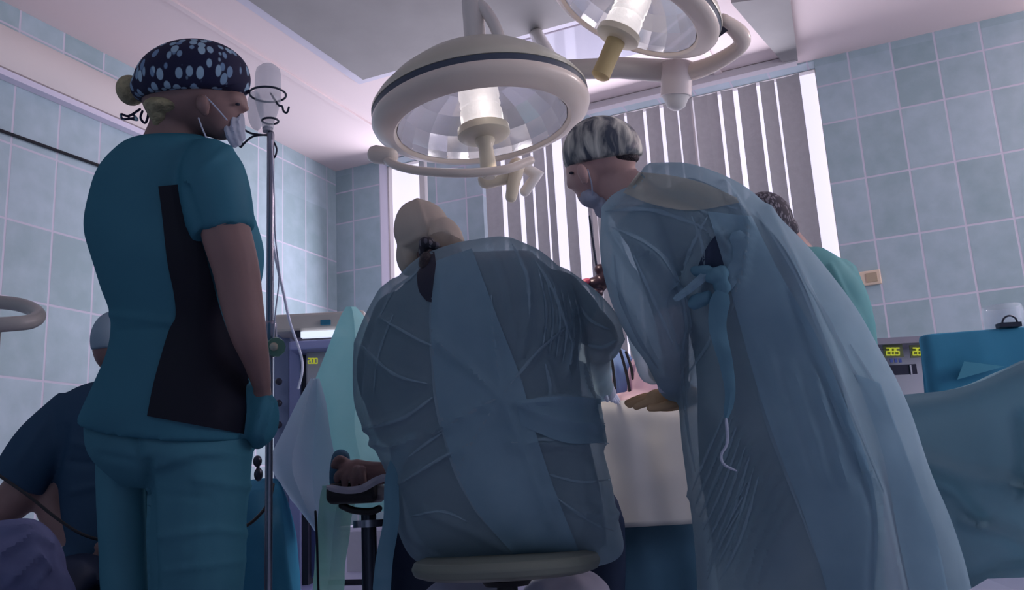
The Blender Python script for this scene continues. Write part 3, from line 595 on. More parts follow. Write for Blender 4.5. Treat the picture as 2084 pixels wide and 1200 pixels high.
def ribbon(name, line, w, D_, m, parent, th=.004, label=None, tw=0):
    pts = resamp(line, 24); rg = []; tap = lambda i: min(1, (i+.6)/2.5, (23.6-i)/2.5)**.5
    for i, (x, y) in enumerate(pts):
        a, b = pts[max(i-1, 0)], pts[min(i+1, 23)]; dx, dy = b[0]-a[0], b[1]-a[1]; l = math.hypot(dx, dy) or 1
        ww = (w[0]+(w[1]-w[0])*i/23)/2*tap(i) if isinstance(w, tuple) else w/2*tap(i); nx, ny = -dy/l*ww, dx/l*ww
        DD = D_(i/23) if callable(D_) else D_; wob = .0025*math.sin(i*.9+tw)
        rg.append([P(x-nx, y-ny, DD+wob), P(x, y, DD-.004), P(x+nx, y+ny, DD-wob), P(x+nx, y+ny, DD-wob+th), P(x, y, DD-.004+th), P(x-nx, y-ny, DD+wob+th)])
    return mk(name, *loft(rg), m, parent, label=label)
ribbon('tie_band', [(1498, 470), (1508, 520), (1490, 560), (1470, 590)], (34, 30), lambda q: D-.235, M_flap, GW)
ribbon('tie_band', [(1470, 590), (1460, 660), (1478, 740), (1486, 800), (1478, 850)], (44, 16), D-.245, M_tie, GW, label='hanging blue tie')
ribbon('tie_band', [(1478, 850), (1480, 900), (1468, 925), (1474, 945), (1500, 958)], (7, 5), D-.25, M_mask, GW, label='white string end of the tie')
mk('tie_knot', *wrinkle(fuse([pell(1462, 560, D-.235, 26, 15, .02, 15), pell(1432, 552, D-.225, 24, 12, .016, -12), pell(1470, 582, D-.235, 15, 16, .016), pell(1424, 610, D-.225, 26, 13, .016, 28)], .005, 3), [], .004, 28), M_tie, GW, label='blue tie knot')
ribbon('tie_band', [(1372, 610), (1400, 590), (1440, 556)], (14, 20), D-.24, M_flap, GW)
crease_strips(tr, [([(1300, 350), (1345, 385), (1420, 400), (1500, 425)], 6), ([(1232, 430), (1320, 426), (1405, 452), (1440, 470)], 7), ([(1245, 462), (1310, 490), (1365, 540), (1392, 620), (1398, 690)], 8), ([(1440, 440), (1400, 520), (1385, 600)], 6), ([(1408, 440), (1432, 520), (1415, 640)], 6),
  ([(1340, 392), (1400, 410), (1470, 455)], 5), ([(1498, 395), (1520, 460), (1505, 560), (1488, 640)], 10), ([(1500, 600), (1530, 720), (1555, 840), (1600, 960), (1640, 1070), (1690, 1200)], 7), ([(1540, 430), (1620, 560), (1680, 700), (1745, 860), (1800, 1000)], 6), ([(1590, 480), (1680, 640), (1740, 760), (1800, 860)], 6),
  ([(1560, 540), (1600, 680), (1640, 760)], 5), ([(1640, 700), (1690, 820), (1740, 930), (1770, 1020)], 5), ([(1250, 520), (1262, 600), (1300, 690), (1340, 750)], 7), ([(1290, 520), (1330, 610), (1370, 700)], 5), ([(1400, 650), (1388, 740), (1398, 860), (1415, 960)], 6), ([(1400, 760), (1440, 700), (1450, 660)], 5), ([(1600, 900), (1650, 1020), (1700, 1140)], 4), ([(1730, 700), (1790, 800), (1830, 900), (1870, 1000)], 6)]
  +[([(1480+q*9, 830+q*20), (1440+q*10, 920+q*24), (1408+q*8, 1000+q*26)], 4+q % 3*1.5) for q in range(8)]
  +[([(1520-q*8, 980+q*30), (1475-q*6, 1060+q*26), (1440, 1150+q*14)], 4) for q in range(3)], D, GW)
capS = cap_shape(1226, 312, D, 82, 76, .098, -5, ((1140, 345), (1306, 318)))
CP = mk('surgical_cap', *fuse([capS], .0055, 3), M_streak, t, label='sheer white cap over dark blond hair')
mk('hair', *fuse([pell(1250, 326, D, 52, 18, .08, 6)], .005, 2), M_dhair, t)
mk('ear', *fuse([pell(1186, 352, D-.082, 11, 20, .012, 20), pell(1190, 368, D-.078, 7, 8, .01)], .0035, 2), M_skin_l, t)
mk('mask_strap', *strand([(1196, 345, D-.078), (1204, 375, D-.07), (1206, 400, D-.055)], 3, D), M_mask, t)
mk('face_mask', *wrinkle(fuse([pell(1200, 404, D, 24, 16, .058, -38), pell(1222, 420, D, 14, 22, .04, 20)], .004, 2), [], .003, 26), M_mask, t)
mk('eye', *pell(1163, 352, D-.05, 5, 3, .005), M_dark, t)
# gloved hand resting on the drape
def glove(name, base, fwd_px, D_, parent, m):
    x, y = base; fx = fwd_px; parts = [ptube([(x+40*fx, y-8, D_+.02, 24), (x, y, D_, 25), (x-30*fx, y+2, D_-.02, 22)], 14)]
    for q, (dy, ln, dz) in enumerate(((-4, 58, .05), (0, 66, .025), (4, 62, 0), (8, 48, -.03))):
        parts.append(ptube([(x-20*fx, y+dy-2, D_+dz, 10), (x-(20+ln*.5)*fx, y+dy-1, D_+dz, 8.5), (x-(20+ln)*fx, y+dy+8, D_+dz, 7)], 10))
    parts.append(ptube([(x+10*fx, y+8, D_-.05, 11), (x-18*fx, y+16, D_-.075, 9), (x-40*fx, y+18, D_-.08, 7.5)], 10))
    return mk(name, *fuse(parts, .0035, 2), m, parent)
glove('glove', (1362, 812), 1, D+.17, t, M_glove)
ribbon('sleeve_cuff', [(1398, 770), (1376, 784), (1340, 780)], 36, D+.05, M_mask, t)

# ---- surgeon seated in the middle, seen from behind
D = 2.3
t = person('surgeon seated in the middle in blue gown and beige hood, back turned', V((-1.02, 2.12, 0)))
bC = fuse([pell(868, 478, D+.08, 52, 60, .09, 20), ptube([(880, 500, D+.06, 40), (910, 545, D+.02, 48)]),
    trunk([(880, 520, 1080, 510, D, .10), (820, 600, 1150, 590, D, .15), (790, 700, 1160, 700, D, .17), (800, 850, 1170, 850, D, .17), (835, 1000, 1200, 1000, D, .17), (870, 1090, 1215, 1090, D, .15)]),
    ptube([(815, 640, D-.02, 50), (775, 740, D, 44), (785, 830, D+.05, 38), (800, 880, D+.3, 28), (840, 850, D+.45, 22)]),
    ptube([(1130, 600, D, 50), (1185, 650, D, 44), (1225, 685, D+.02, 34), (1215, 715, D+.25, 27), (1230, 790, D+.5, 20)]),
    ptube([(930, 1072, D+.05, 60), (850, 1070, D+.42, 52), (850, 1500, D+.42, 36)]), ptube([(1150, 1072, D+.05, 60), (1215, 1070, D+.42, 52), (1215, 1500, D+.42, 36)])], .009, 4)
mk('body', *bC, M_skin_d, t)
mk('scrub_suit', *fuse([trunk([(865, 540, 1095, 525, D, .14), (806, 600, 1160, 592, D, .175), (772, 700, 1175, 700, D, .19), (782, 850, 1190, 850, D, .19), (820, 1000, 1222, 1000, D, .19), (860, 1100, 1235, 1100, D, .17)]),
    ptube([(815, 640, D-.02, 56), (775, 740, D, 50), (778, 800, D+.02, 44)]), ptube([(1130, 600, D, 56), (1180, 648, D, 50)]),
    ptube([(930, 1072, D+.05, 64), (850, 1070, D+.42, 58), (850, 1480, D+.42, 46)]), ptube([(1150, 1072, D+.05, 64), (1215, 1070, D+.42, 58), (1215, 1480, D+.42, 46)])], .01, 4), M_dnavy, t)
gC = fuse([trunk([(925, 502, 1035, 486, D, .10), (868, 520, 1095, 510, D, .16), (826, 552, 1138, 545, D, .20), (792, 600, 1172, 592, D, .22), (768, 660, 1190, 655, D, .235), (752, 730, 1192, 728, D, .24), (745, 800, 1208, 800, D, .24), (752, 860, 1222, 855, D, .24), (778, 920, 1228, 915, D, .24), (802, 980, 1242, 975, D, .245), (812, 1050, 1252, 1045, D, .23), (824, 1092, 1262, 1087, D, .19), (840, 1122, 1264, 1114, D, .15), (866, 1134, 1250, 1126, D, .13)], 60),
    ptube([(830, 620, D-.02, 66), (788, 700, D-.02, 62), (772, 770, D, 52), (774, 830, D+.02, 46), (795, 885, D+.08, 34), (820, 890, D+.4, 28)]),
    ptube([(1120, 590, D, 56), (1170, 630, D, 58), (1212, 670, D, 52), (1222, 694, D+.02, 43), (1205, 716, D+.2, 36), (1214, 765, D+.4, 30), (1222, 788, D+.5, 24)])], .0085, 4)
hub = (1020, 805)
cC = [([hub, (950, 745), (885, 690)], 8, .012), ([hub, (1100, 700), (1150, 660)], 8, .010), ([hub, (930, 850), (880, 880)], 8, .010), ([hub, (1120, 850), (1230, 870)], 9, .010), ([hub, (1005, 700), (1000, 600)], 8, .009), ([hub, (960, 900), (930, 960)], 8, .008), ([hub, (1080, 950), (1120, 1060)], 9, .009),
      ([(1040, 500), (1070, 560), (1075, 640), (1060, 720)], 8, .009), ([(1085, 520), (1130, 600), (1160, 700), (1150, 760)], 8, .010), ([(1060, 820), (1150, 808), (1220, 815)], 9, .014), ([(1040, 900), (1140, 905), (1238, 900)], 10, .012), ([(780, 650), (850, 690), (885, 705)], 8, .008),
      ([(735, 700), (800, 760), (870, 780)], 9, .008), ([(750, 870), (820, 850), (880, 810)], 9, .010), ([(760, 900), (800, 905), (850, 890)], 8, .010), ([(820, 980), (900, 930), (960, 900)], 9, .009), ([(1180, 640), (1175, 700), (1160, 745)], 8, -.012), ([(1200, 700), (1235, 705), (1262, 690)], 7, .007),
      ([(1000, 500), (1030, 580), (1050, 680)], 7, .006), ([(925, 520), (900, 570), (890, 640)], 8, .008), ([(870, 1040), (960, 1080), (1040, 1120)], 9, .007), ([(1100, 1000), (1180, 1040), (1250, 1045)], 10, .009), ([(1110, 740), (1130, 800)], 9, .009), ([(1200, 950), (1230, 1050)], 9, .008)]
for q in range(5): cC.append(([(1095+q*16, 560+q*14), (1105+q*14, 640+q*10), (1100+q*12, 710+q*6)], 5, .006))
gC = wrinkle(gC, cC, .005, 4.5, (1, 1, .7), 3)
GW = mk('gown', *gC, M_gown, t)
tr = bvh(gC)
mk('back_flap', *patch(tr, [(888, 530), (877, 640), (884, 770), (906, 890), (958, 1020), (1045, 1128)], [(960, 505), (1010, 640), (1060, 770), (1090, 880), (1130, 1000), (1180, 1125)], D, 22, 50, .006), M_flap, GW, label='overlapping back edge of the gown')
mk('waist_fold', *patch(tr, [(1050, 815), (1140, 806), (1222, 812)], [(1060, 865), (1150, 900), (1236, 900)], D, 10, 24, .007), M_flap, GW)
mk('neck_slit', *patch(tr, [(868, 512), (850, 550), (852, 590), (868, 612)], [(884, 512), (888, 550), (884, 590), (878, 615)], D, 8, 16, .004), M_dark, GW, label='dark neck opening')
crease_strips(tr, [([hub, (950, 745), (885, 690)], 6), ([hub, (1090, 720), (1150, 668)], 5), ([hub, (940, 850), (890, 880)], 6), ([hub, (1120, 850), (1232, 862)], 5), ([hub, (1005, 700), (1000, 600)], 5), ([hub, (960, 900), (930, 960)], 4), ([hub, (1080, 950), (1125, 1060)], 5), ([(1042, 496), (1072, 560), (1078, 640)], 6), ([(1090, 530), (1130, 600), (1165, 700)], 5),
  ([(1062, 818), (1150, 806), (1222, 815)], 9), ([(1040, 900), (1140, 892), (1240, 902)], 7), ([(780, 650), (850, 690), (885, 705)], 5), ([(735, 700), (800, 760), (870, 780)], 5), ([(750, 872), (820, 850), (880, 808)], 6), ([(820, 980), (900, 930), (960, 900)], 5), ([(888, 530), (877, 640), (884, 770), (906, 890), (958, 1020), (1045, 1125)], 8), ([(1110, 740), (1120, 790), (1115, 830)], 6),
  ([(1188, 700), (1225, 706), (1256, 690)], 6), ([(1190, 740), (1200, 780), (1212, 810)], 9), ([(870, 520), (840, 560), (800, 590), (775, 640)], 5), ([(1180, 620), (1200, 650), (1240, 670)], 5), ([(830, 930), (870, 900), (900, 880)], 5), ([(800, 640), (770, 720), (760, 800)], 4), ([(1100, 960), (1180, 980), (1244, 975)], 4), ([(1130, 1010), (1200, 1060), (1250, 1080)], 4), ([(940, 560), (930, 640), (940, 720)], 4), ([(835, 1050), (900, 1040), (950, 1060)], 4)]
  +[([(1095+q*15, 545+q*12), (1112+q*14, 630+q*8), (1104+q*14, 710+q*8)], 3) for q in range(6)], D, GW)
ribbon('gown_tie', [(842, 880), (815, 925), (798, 975), (796, 1060), (782, 1140), (775, 1230)], (26, 38), lambda q: D-.16, M_tie, GW, label='long blue tie hanging left')
hood = fuse([pell(858, 468, D+.08, 56, 62, .10, 12), pell(850, 430, D+.08, 34, 22, .06, 10), pell(905, 478, D+.05, 38, 32, .09, -45), pell(832, 520, D+.08, 24, 42, .07, 5)], .006, 5)
hood = wrinkle(hood, [([(850, 410), (868, 470), (862, 500)], 6, .006), ([(860, 480), (900, 470), (940, 490)], 6, .006), ([(868, 470), (820, 500)], 6, .005)], .002, 12)
HD = mk('surgical_hood', *hood, M_hood, t, label='beige cloth hood')
mk('cap_knot', *fuse([pell(868, 494, D-.06, 16, 14, .03), pell(884, 500, D-.07, 13, 9, .02), pell(860, 510, D-.06, 9, 16, .02)], .004, 2), M_capb, HD, label='dark patterned knot')
mk('hair', *fuse([pell(870, 545, D-.12, 18, 34, .05, 6), pell(880, 580, D-.15, 9, 34, .03, -10)], .005, 2), M_dhair, t, label='dark ponytail in the neck opening')
mk('glove', *fuse([ptube([(1232, 780, D+.48, 14), (1240, 800, D+.5, 15)], 12)]+[ptube([(1234+q*5, 800, D+.49+q*.02, 5), (1246+q*6, 816+q*2, D+.5+q*.02, 4)], 8) for q in range(4)]+[ptube([(1228, 796, D+.46, 6), (1236, 814, D+.46, 5)], 8)], .0035, 1), M_mask, t)

# ---- assistant across the table at the right
D = 3.6
t = person('assistant in teal gown and dark mottled cap behind the bending surgeon', P(1650, 1010, D)*1.0)
t.location.z = 0; ORG[t.name] = t.location.copy()
mk('body', *fuse([pell(1560, 452, D, 44, 56, .085, 20), pell(1540, 475, D, 26, 34, .06), ptube([(1580, 470, D, 34), (1622, 530, D, 42)]), trunk([(1600, 540, 1690, 540, D, .09), (1605, 640, 1740, 640, D, .12), (1605, 800, 1745, 800, D, .12)]), ptube([(1700, 560, D-.05, 34), (1740, 660, D-.08, 28), (1650, 760, D-.2, 20)]), ptube([(1640, 800, D, 56), (1645, 1000, D, 46), (1650, 1340, D, 32)]), ptube([(1720, 800, D, 56), (1725, 1000, D, 46), (1725, 1340, D, 32)])], .01, 3), M_skin_d, t)
mk('gown', *wrinkle(fuse([trunk([(1600, 506, 1672, 506, D, .09), (1590, 530, 1706, 530, D, .14), (1588, 580, 1742, 574, D, .17), (1590, 640, 1766, 640, D, .18), (1590, 710, 1774, 710, D, .18), (1590, 900, 1780, 900, D, .19), (1585, 1250, 1790, 1250, D, .2)]), ptube([(1700, 560, D-.05, 42), (1738, 660, D-.08, 36), (1660, 755, D-.2, 28)])], .01, 4),
    [([(1640, 510), (1670, 570), (1700, 640)], 6, .008), ([(1690, 540), (1720, 600), (1755, 660)], 6, .008), ([(1640, 560), (1680, 620), (1740, 700)], 6, .008)], .004, 6), M_tgown, t)
mk('surgical_cap', *fuse([pell(1560, 446, D, 52, 58, .1, 28), pell(1600, 470, D, 24, 30, .07)], .007, 3), M_capb, t)

# ---- patient under the drapes; a dark hand lies strapped on the arm board
D = 2.6
t = person('patient lying under the drapes, dark hand strapped on the black arm board', P(760, 960, D))
hp = [ptube([(800, 962, D+.02, 22), (752, 962, D, 24), (722, 958, D, 25)], 14), pell(722, 958, D, 34, 22, .04, -8)]
for q, (dx, dy, dz) in enumerate(((-44, 14, .03), (-30, 24, .01), (-12, 28, -.01), (6, 27, -.03))):
    hp.append(ptube([(712+q*8, 955, D-.01-q*.012, 10), (716+dx*.6+q*6, 957+dy*.6, D-.03-q*.01, 9), (716+dx*.7+q*7, 955+dy+8, D-.03-q*.01, 7)], 10))
hp.append(ptube([(708, 945, D+.02, 11), (690, 935, D, 10), (680, 948, D-.01, 8)], 10))
hp.append(ptube([(800, 962, D+.02, 24), (900, 940, D+.15, 32), (1000, 900, D+.35, 40), (1060, 885, D+.42, 42)]))
mk('body', *fuse(hp, .0045, 2), mat('brown skin', (112, 84, 84), .6, var=.15, vscale=30), t)
mk('sleeve', *fuse([ptube([(694, 930, D+.04, 19), (688, 960, D+.05, 18), (682, 985, D+.06, 12)], 14)], .005, 2), M_ddrape, t, label='dark blue wrist wrap')

# ================================================================== FURNITURE AND DEVICES
# stool of the middle surgeon
c = P(1030, 1146, 2.15); t = thing('surgeon_stool', 'olive beige round stool seat under the middle surgeon on a black post', 'stool', V((c.x, c.y, 0)))
s0 = V((c.x, c.y, c.z-.022))
bev(mk('stool_seat', *lathe(s0, V((0, .0, 1)), [(.001, -.004), (.19, -.004), (.215, .004), (.222, .02), (.215, .036), (.19, .044), (.001, .046)], 48), M_seat, t), .003)
mk('stool_column', *tube([V((s0.x, s0.y, .06)), V((s0.x, s0.y, s0.z-.004))], [.03, .024], 20, ends=False), M_black, t)
mk('column_collar', *lathe(s0, V((0, 0, 1)), [(.001, -.03), (.05, -.028), (.06, -.016), (.05, -.006), (.001, -.005)], 24), M_black, t)
for q in range(5):
    a = q*2*math.pi/5+.3; d = V((math.cos(a), math.sin(a), 0)); b0 = V((s0.x, s0.y, .075))
    L_ = mk('base_leg', *tube([b0, b0+d*.26+V((0, 0, -.02))], [.02, .014], 10), M_steel, t)
    mk('castor', *lathe(b0+d*.26+V((0, 0, -.047))-d.cross(V((0, 0, 1)))*.01, d.cross(V((0, 0, 1))), [(.001, 0), (.026, .002), (.026, .018), (.001, .02)], 18), M_black, L_)
# white folded sheet under the seat edge
t = tag(mk('folded_sheet', *wrinkle(fuse([pell(945, 1222, 2.42, 90, 45, .12, 3), pell(1150, 1210, 2.45, 90, 42, .12, 4)], .01, 2), [], .006, 9), fabric('pale lilac sheet', (176, 180, 204), (196, 200, 220), transl=.2, bump=.8, bscale=8)), 'crumpled pale lilac sheet showing beneath the olive stool seat', 'sheet')

# operating table with drapes
def drape(name, top, D_, depth, m, parent, zb=.1, amp=.012, nf=26, flare=0.0, scale=5, nz=24):
    """cloth over a table: front sheet hanging from a top edge given in pixels, plus the cloth on the table top running back"""
    pts = resamp(top, 60); e = [P(x, y, D_(i/59) if callable(D_) else D_) for i, (x, y) in enumerate(pts)]
    back = V((FW.x, FW.y, 0)).normalized(); rows = []
    for k in range(8): q = 1-k/7; rows.append([p+back*depth*q+V((0, 0, .006*noise.noise(p*8+V((k, 0, 0))))) for p in e])
    for k in range(1, nz+1):
        q = k/nz; row = []
        for p in e:
            z = p.z+(zb-p.z)*q; f = min(1, q*4)
            w = amp*f*(noise.noise(V((p.x*scale, p.y*scale, z*1.2)))*2+.7*noise.noise(V((p.x*scale*2.6, p.y*scale*2.6, z*2.5))))
            row.append(V((p.x, p.y, z))-back*(flare*q+w+.012*math.sin(min(1, q*8)*math.pi/2)))
        rows.append(row)
    n = 60; v = [p for r in rows for p in r]; f = []
    for i in range(len(rows)-1):
        for j in range(n-1): f.append((i*n+j, i*n+j+1, (i+1)*n+j+1, (i+1)*n+j))
    o = mk(name, v, f, m, parent); s = o.modifiers.new('solid', 'SOLIDIFY'); s.thickness = .004; return o
D = 2.85
tc_ = P(1300, 900, D+.25)
t = thing('operating_table', 'operating table between the two gowned surgeons', 'operating table', V((tc_.x, tc_.y, 0)))
a_, b_ = P(900, 870, D+.05), P(1700, 850, D+.05); ax = V((b_.x-a_.x, b_.y-a_.y, 0)); ln = ax.length/2; ax.normalize(); ay = V((-ax.y, ax.x, 0)); cc = V(((a_.x+b_.x)/2, (a_.y+b_.y)/2, 0))+ay*.28
bev(mk('table_top', *obox(cc+V((0, 0, .87)), ax, ay, V((0, 0, 1)), ln, .24, .04), M_black, t, False), .01)
mk('table_column', *obox(cc+V((0, 0, .45)), ax, ay, V((0, 0, 1)), .16, .13, .38), M_steel, t, False)
mk('table_base', *obox(cc+V((0, 0, .05)), ax, ay, V((0, 0, 1)), .45, .22, .05), M_mgrey, t, False)
t = tag(drape('table_drape', [(1090, 822), (1225, 817), (1300, 815), (1400, 826), (1520, 830)], D, .55, M_drape, None, .585, .010, flare=.02), 'cream cloth over the operating table beside the gloved hand', 'drape')
t = tag(drape('lower_drape', [(1090, 985), (1250, 1012), (1420, 1022), (1520, 1020)], D+.03, .05, M_ddrape, None, .05, .02, flare=.02), 'dark blue cloth hanging below the cream table cloth', 'drape')
# striped bundle and pink cloth lying behind the hand
t = tag(mk('striped_cloth', *wrinkle(fuse([pell(1250, 770, 3.15, 44, 62, .06, -6), pell(1222, 775, 3.2, 16, 56, .05)], .007, 3), [([(1245, 710), (1262, 800)], 5, .006)], .003, 9), fabric('sky blue cloth', (128, 154, 200), (140, 166, 210), transl=.3)), 'sky blue cloth with dark stripes standing behind the gloved hand', 'cloth')
ORG[t.name] = V((0, 0, 0))
for ln_ in ([(1243, 718), (1250, 770), (1254, 825)], [(1262, 712), (1275, 760), (1282, 800)], [(1274, 716), (1284, 745), (1288, 770)]):
    mk('stripe', *strand([(x, y, 3.075) for x, y in ln_], 6, 3.1), M_cable, t)
t = tag(mk('pink_cloth', *wrinkle(fuse([pell(1300, 775, 3.12, 26, 50, .06, -4), pell(1325, 790, 3.1, 30, 40, .05), pell(1290, 812, 3.05, 42, 14, .07)], .007, 3), [], .003, 10), fabric('pink cloth', (214, 184, 200), (222, 194, 208), transl=.4)), 'pale pink cloth heaped behind the gloved hand', 'cloth')
# retractor holder
t = thing('retractor_holder', 'dark jointed clamp on a thin rod between the two surgeons', 'clamp', P(1215, 580, 3.0))
mk('rod', *strand([(1200, 440, 3.0), (1208, 500, 3.0), (1222, 600, 3.0), (1240, 760, 3.0), (1250, 830, 3.0)], 5, 3.0), M_dsteel, t)
mk('clamp_body', *fuse([pell(1212, 575, 3.0, 20, 13, .03, 10), pell(1222, 548, 3.0, 13, 12, .025), pell(1214, 594, 3.0, 15, 9, .03, -20), pell(1228, 565, 3.0, 12, 26, .03)], .005, 1), mat('dark clamp', (54, 38, 50), .35, .4), t)
mk('clamp_knob', *fuse([pell(1192, 573, 2.99, 12, 7, .02, 15)], .004, 1), M_red, t)
# arm board
D = 2.6
c = P(722, 1005, D); t = thing('arm_board', 'black padded arm board on a grey post carrying the strapped dark hand', 'arm board', V((c.x, c.y, 0)))
u1 = RT.copy(); u1.z = 0; u1.normalize(); u2 = V((-u1.y, u1.x, 0)); 
bev(mk('pad', *obox(P(726, 1003, D+.06), u1, u2, V((0, 0, 1)), px(52, D), .10, px(21, D)), M_black, t, True), .02, 4)
bev(mk('raised_pad', *obox(P(762, 958, D+.10), (u1+V((0, 0, .03))).normalized(), u2, V((0, 0, 1)), px(38, D), .05, px(13, D)), M_black, t, True), .012, 3)
mk('bracket', *tube([P(695, 1028, D), P(720, 1038, D), P(755, 1040, D), P(772, 1034, D)], [.010]*4, 10, sub=4), M_black, t)
mk('post', *tube([P(750, 1036, D+.06), V((P(750, 1036, D+.06).x, P(750, 1036, D+.06).y, .02))], [.022, .022], 18, ends=False), M_dsteel, t)
bp_ = P(750, 1036, D+.06); mk('post_collar', *lathe(V((bp_.x, bp_.y, bp_.z-.05)), V((0, 0, 1)), [(.001, 0), (.045, 0), (.045, .02), (.001, .02)], 20), M_steel, t)
mk('post_foot', *lathe(V((bp_.x, bp_.y, 0)), V((0, 0, 1)), [(.001, 0), (.17, 0), (.16, .02), (.03, .03), (.001, .03)], 28), M_dsteel, t)
ribbon('strap', [(664, 990), (700, 997), (735, 994), (765, 978), (792, 968)], (14, 16), lambda q: D-.085-.0*q, mat('white strap', (178, 172, 184), .7), t, label='white strap')
# anaesthesia screen drape
t = tag(mk('screen_drape', *wrinkle(loft([[P(a+(b-a)*.0, y, 3.05), P(a+(b-a)*.35, y, 2.97-q), P(a+(b-a)*.55, y, 2.93-q), P(a+(b-a)*.8, y, 2.98-q*.5), P(b, y, 3.08), P(b, y, 3.1), P(a+(b-a)*.5, y, 3.06), P(a, y, 3.08)] for a, b, y, q in [tuple(z_) for z_ in cat_rom([(704, 724, 624, 0), (690, 745, 650, .01), (662, 775, 720, .03), (630, 800, 800, .05), (602, 820, 870, .06), (620, 825, 930, .05), (655, 830, 985, .03), (668, 834, 1040, .03)], 5)]]), [([(716, 640), (700, 740), (662, 860), (645, 960)], 9, .02), ([(735, 660), (735, 780), (700, 900)], 9, .012), ([(690, 700), (640, 820), (600, 900)], 8, .01)]), M_sheer), 'sheer teal drape rising to a peak left of the seated surgeon', 'drape')
t = tag(mk('hanging_sheet', *wrinkle(loft([[P(a, y, 2.98), P((a*2+b)/3, y, 2.9), P((a+b*2)/3, y, 2.93), P(b, y, 2.88), P(b, y, 2.9), P((a+b*2)/3, y, 2.95), P((a*2+b)/3, y, 2.92), P(a, y, 3.0)] for a, b, y in [tuple(z_) for z_ in cat_rom([(632, 650, 770), (604, 664, 820), (575, 672, 880), (553, 680, 925), (556, 676, 960), (575, 668, 990), (600, 662, 1025), (628, 656, 1062), (640, 655, 1080)], 4)]]), [([(640, 850), (600, 920), (575, 950)], 8, .01), ([(655, 880), (620, 960), (600, 1010)], 8, .01)]), M_sheer2), 'pale blue sheer sheet hanging below the teal peaked drape', 'drape')
t = tag(mk('plastic_bag', *wrinkle(loft([[P(a, y, 2.80), P((a+b)/2, y, 2.74), P(b, y, 2.80), P((a+b)/2, y, 2.83)] for a, b, y in [tuple(z_) for z_ in cat_rom([(655, 745, 985), (648, 722, 1030), (642, 715, 1080), (640, 706, 1140), (634, 700, 1200), (630, 690, 1280)], 4)]]), [([(700, 1010), (668, 1100), (655, 1200)], 5, .012), ([(680, 1020), (690, 1150)], 5, .01)], .004, 9), fabric('greenish plastic', (150, 196, 186), (164, 206, 200), transp=.3, transl=.5, bump=.7, bscale=8, edge=.5)), 'pale green translucent plastic sheet hanging under the arm board', 'plastic sheet')
t = tag(mk('hose', *strand([(642, 1040, 2.66), (645, 1100, 2.66), (648, 1200, 2.66), (652, 1300, 2.66)], 5, 2.66), M_cable), 'thin dark tube hanging straight down left of the arm board post', 'tube')
t = tag(mk('hose', *strand([(792, 1130, 2.75), (800, 1160, 2.75), (814, 1200, 2.75), (822, 1280, 2.75)], 8, 2.75), M_dsteel), 'dark curved tube right of the arm board post', 'tube')

# anaesthesia machine
D = 3.5
zx = lambda x, y: P(x, y, D)
c = P(640, 800, D); t = thing('anaesthesia_machine', 'lavender and grey anaesthesia machine with yellow readouts behind the infusion stand', 'medical machine', V((c.x, c.y, 0)))
def pbox(x0, y0, x1, y1, D0, dep): # an upright cabinet box between pixel corners
    a, b = P(x0, y1, D0), P(x1, y0, D0); w = V((b.x-a.x, b.y-a.y, 0)); ux = w.normalized(); uy = V((-ux.y, ux.x, 0))
    ux = V((u1.x, u1.y, 0)); uy = V((-ux.y, ux.x, 0)); m0 = (a+b)/2; hw = px(abs(x1-x0)/2, D0); hh = px(abs(y1-y0)/2, D0)
    return obox(m0+uy*dep/2, ux, uy, V((0, 0, 1)), hw, dep/2, hh)
bev(mk('top_shelf', *pbox(556, 634, 742, 672, D, .35), M_mbeige, t, False), .012)
mk('shelf_badge', *pbox(652, 650, 672, 660, D-.012, .01), M_bdrape, t, False)
mk('light_strip', *pbox(612, 672, 705, 684, D-.02, .03), M_strip, t, False)
mk('strip_end', *pbox(600, 672, 611, 684, D-.02, .03), M_dark, t, False)
bev(mk('frame_top', *pbox(588, 690, 740, 708, D-.03, .3), M_lav, t, False), .006)
bev(mk('frame_column', *pbox(588, 700, 612, 1200, D-.02, .25), M_lav, t, False), .006)
mk('recess', *pbox(611, 709, 626, 1180, D+.0, .2), M_dark, t, False)
bev(mk('screen_panel', *pbox(623, 711, 740, 905, D-.0, .2), M_mgrey, t, False), .006)
bev(mk('side_column', *pbox(556, 672, 590, 1200, D+.0, .3), mat('blue grey enamel', (120, 128, 160), .5), t, False), .006)
bev(mk('lower_body', *pbox(616, 900, 664, 1170, D+.02, .3), mat('violet blue enamel', (84, 90, 144), .5), t, False), .006)
for y in (776, 820, 864): mk('column_knob', *tube([P(567, y, D), P(567, y, D-.03)], [.014, .012], 14), M_dark, t)
for pp in ([(634, 731), (638, 727), (643, 728), (641, 733), (635, 740), (644, 740)],):
    pass
def glyphs(parent, x, y, D0, txt, w, h, m, sw=.0016, name='readout'):
    SEG = {'8': 'abcdefg', '0': 'abcdef', '2': 'abged', '5': 'afgcd', '3': 'abgcd', '1': 'bc', '6': 'afgedc', '9': 'abcdfg'}
    parts = []
    for i, ch in enumerate(txt):
        ox = x+i*w*1.35; pt = {'a': ((0, 0), (1, 0)), 'b': ((1, 0), (1, .5)), 'c': ((1, .5), (1, 1)), 'd': ((0, 1), (1, 1)), 'e': ((0, .5), (0, 1)), 'f': ((0, 0), (0, .5)), 'g': ((0, .5), (1, .5))}
        for s in SEG[ch]:
            (a, b), (c_, d) = pt[s]; parts.append(tube([P(ox+a*w, y+b*h, D0), P(ox+c_*w, y+d*h, D0)], sw, 6))
    return mk(name, *join(*parts), m, parent)
glyphs(t, 627, 729, D-.006, '200', 5, 10, M_yel, .0024)
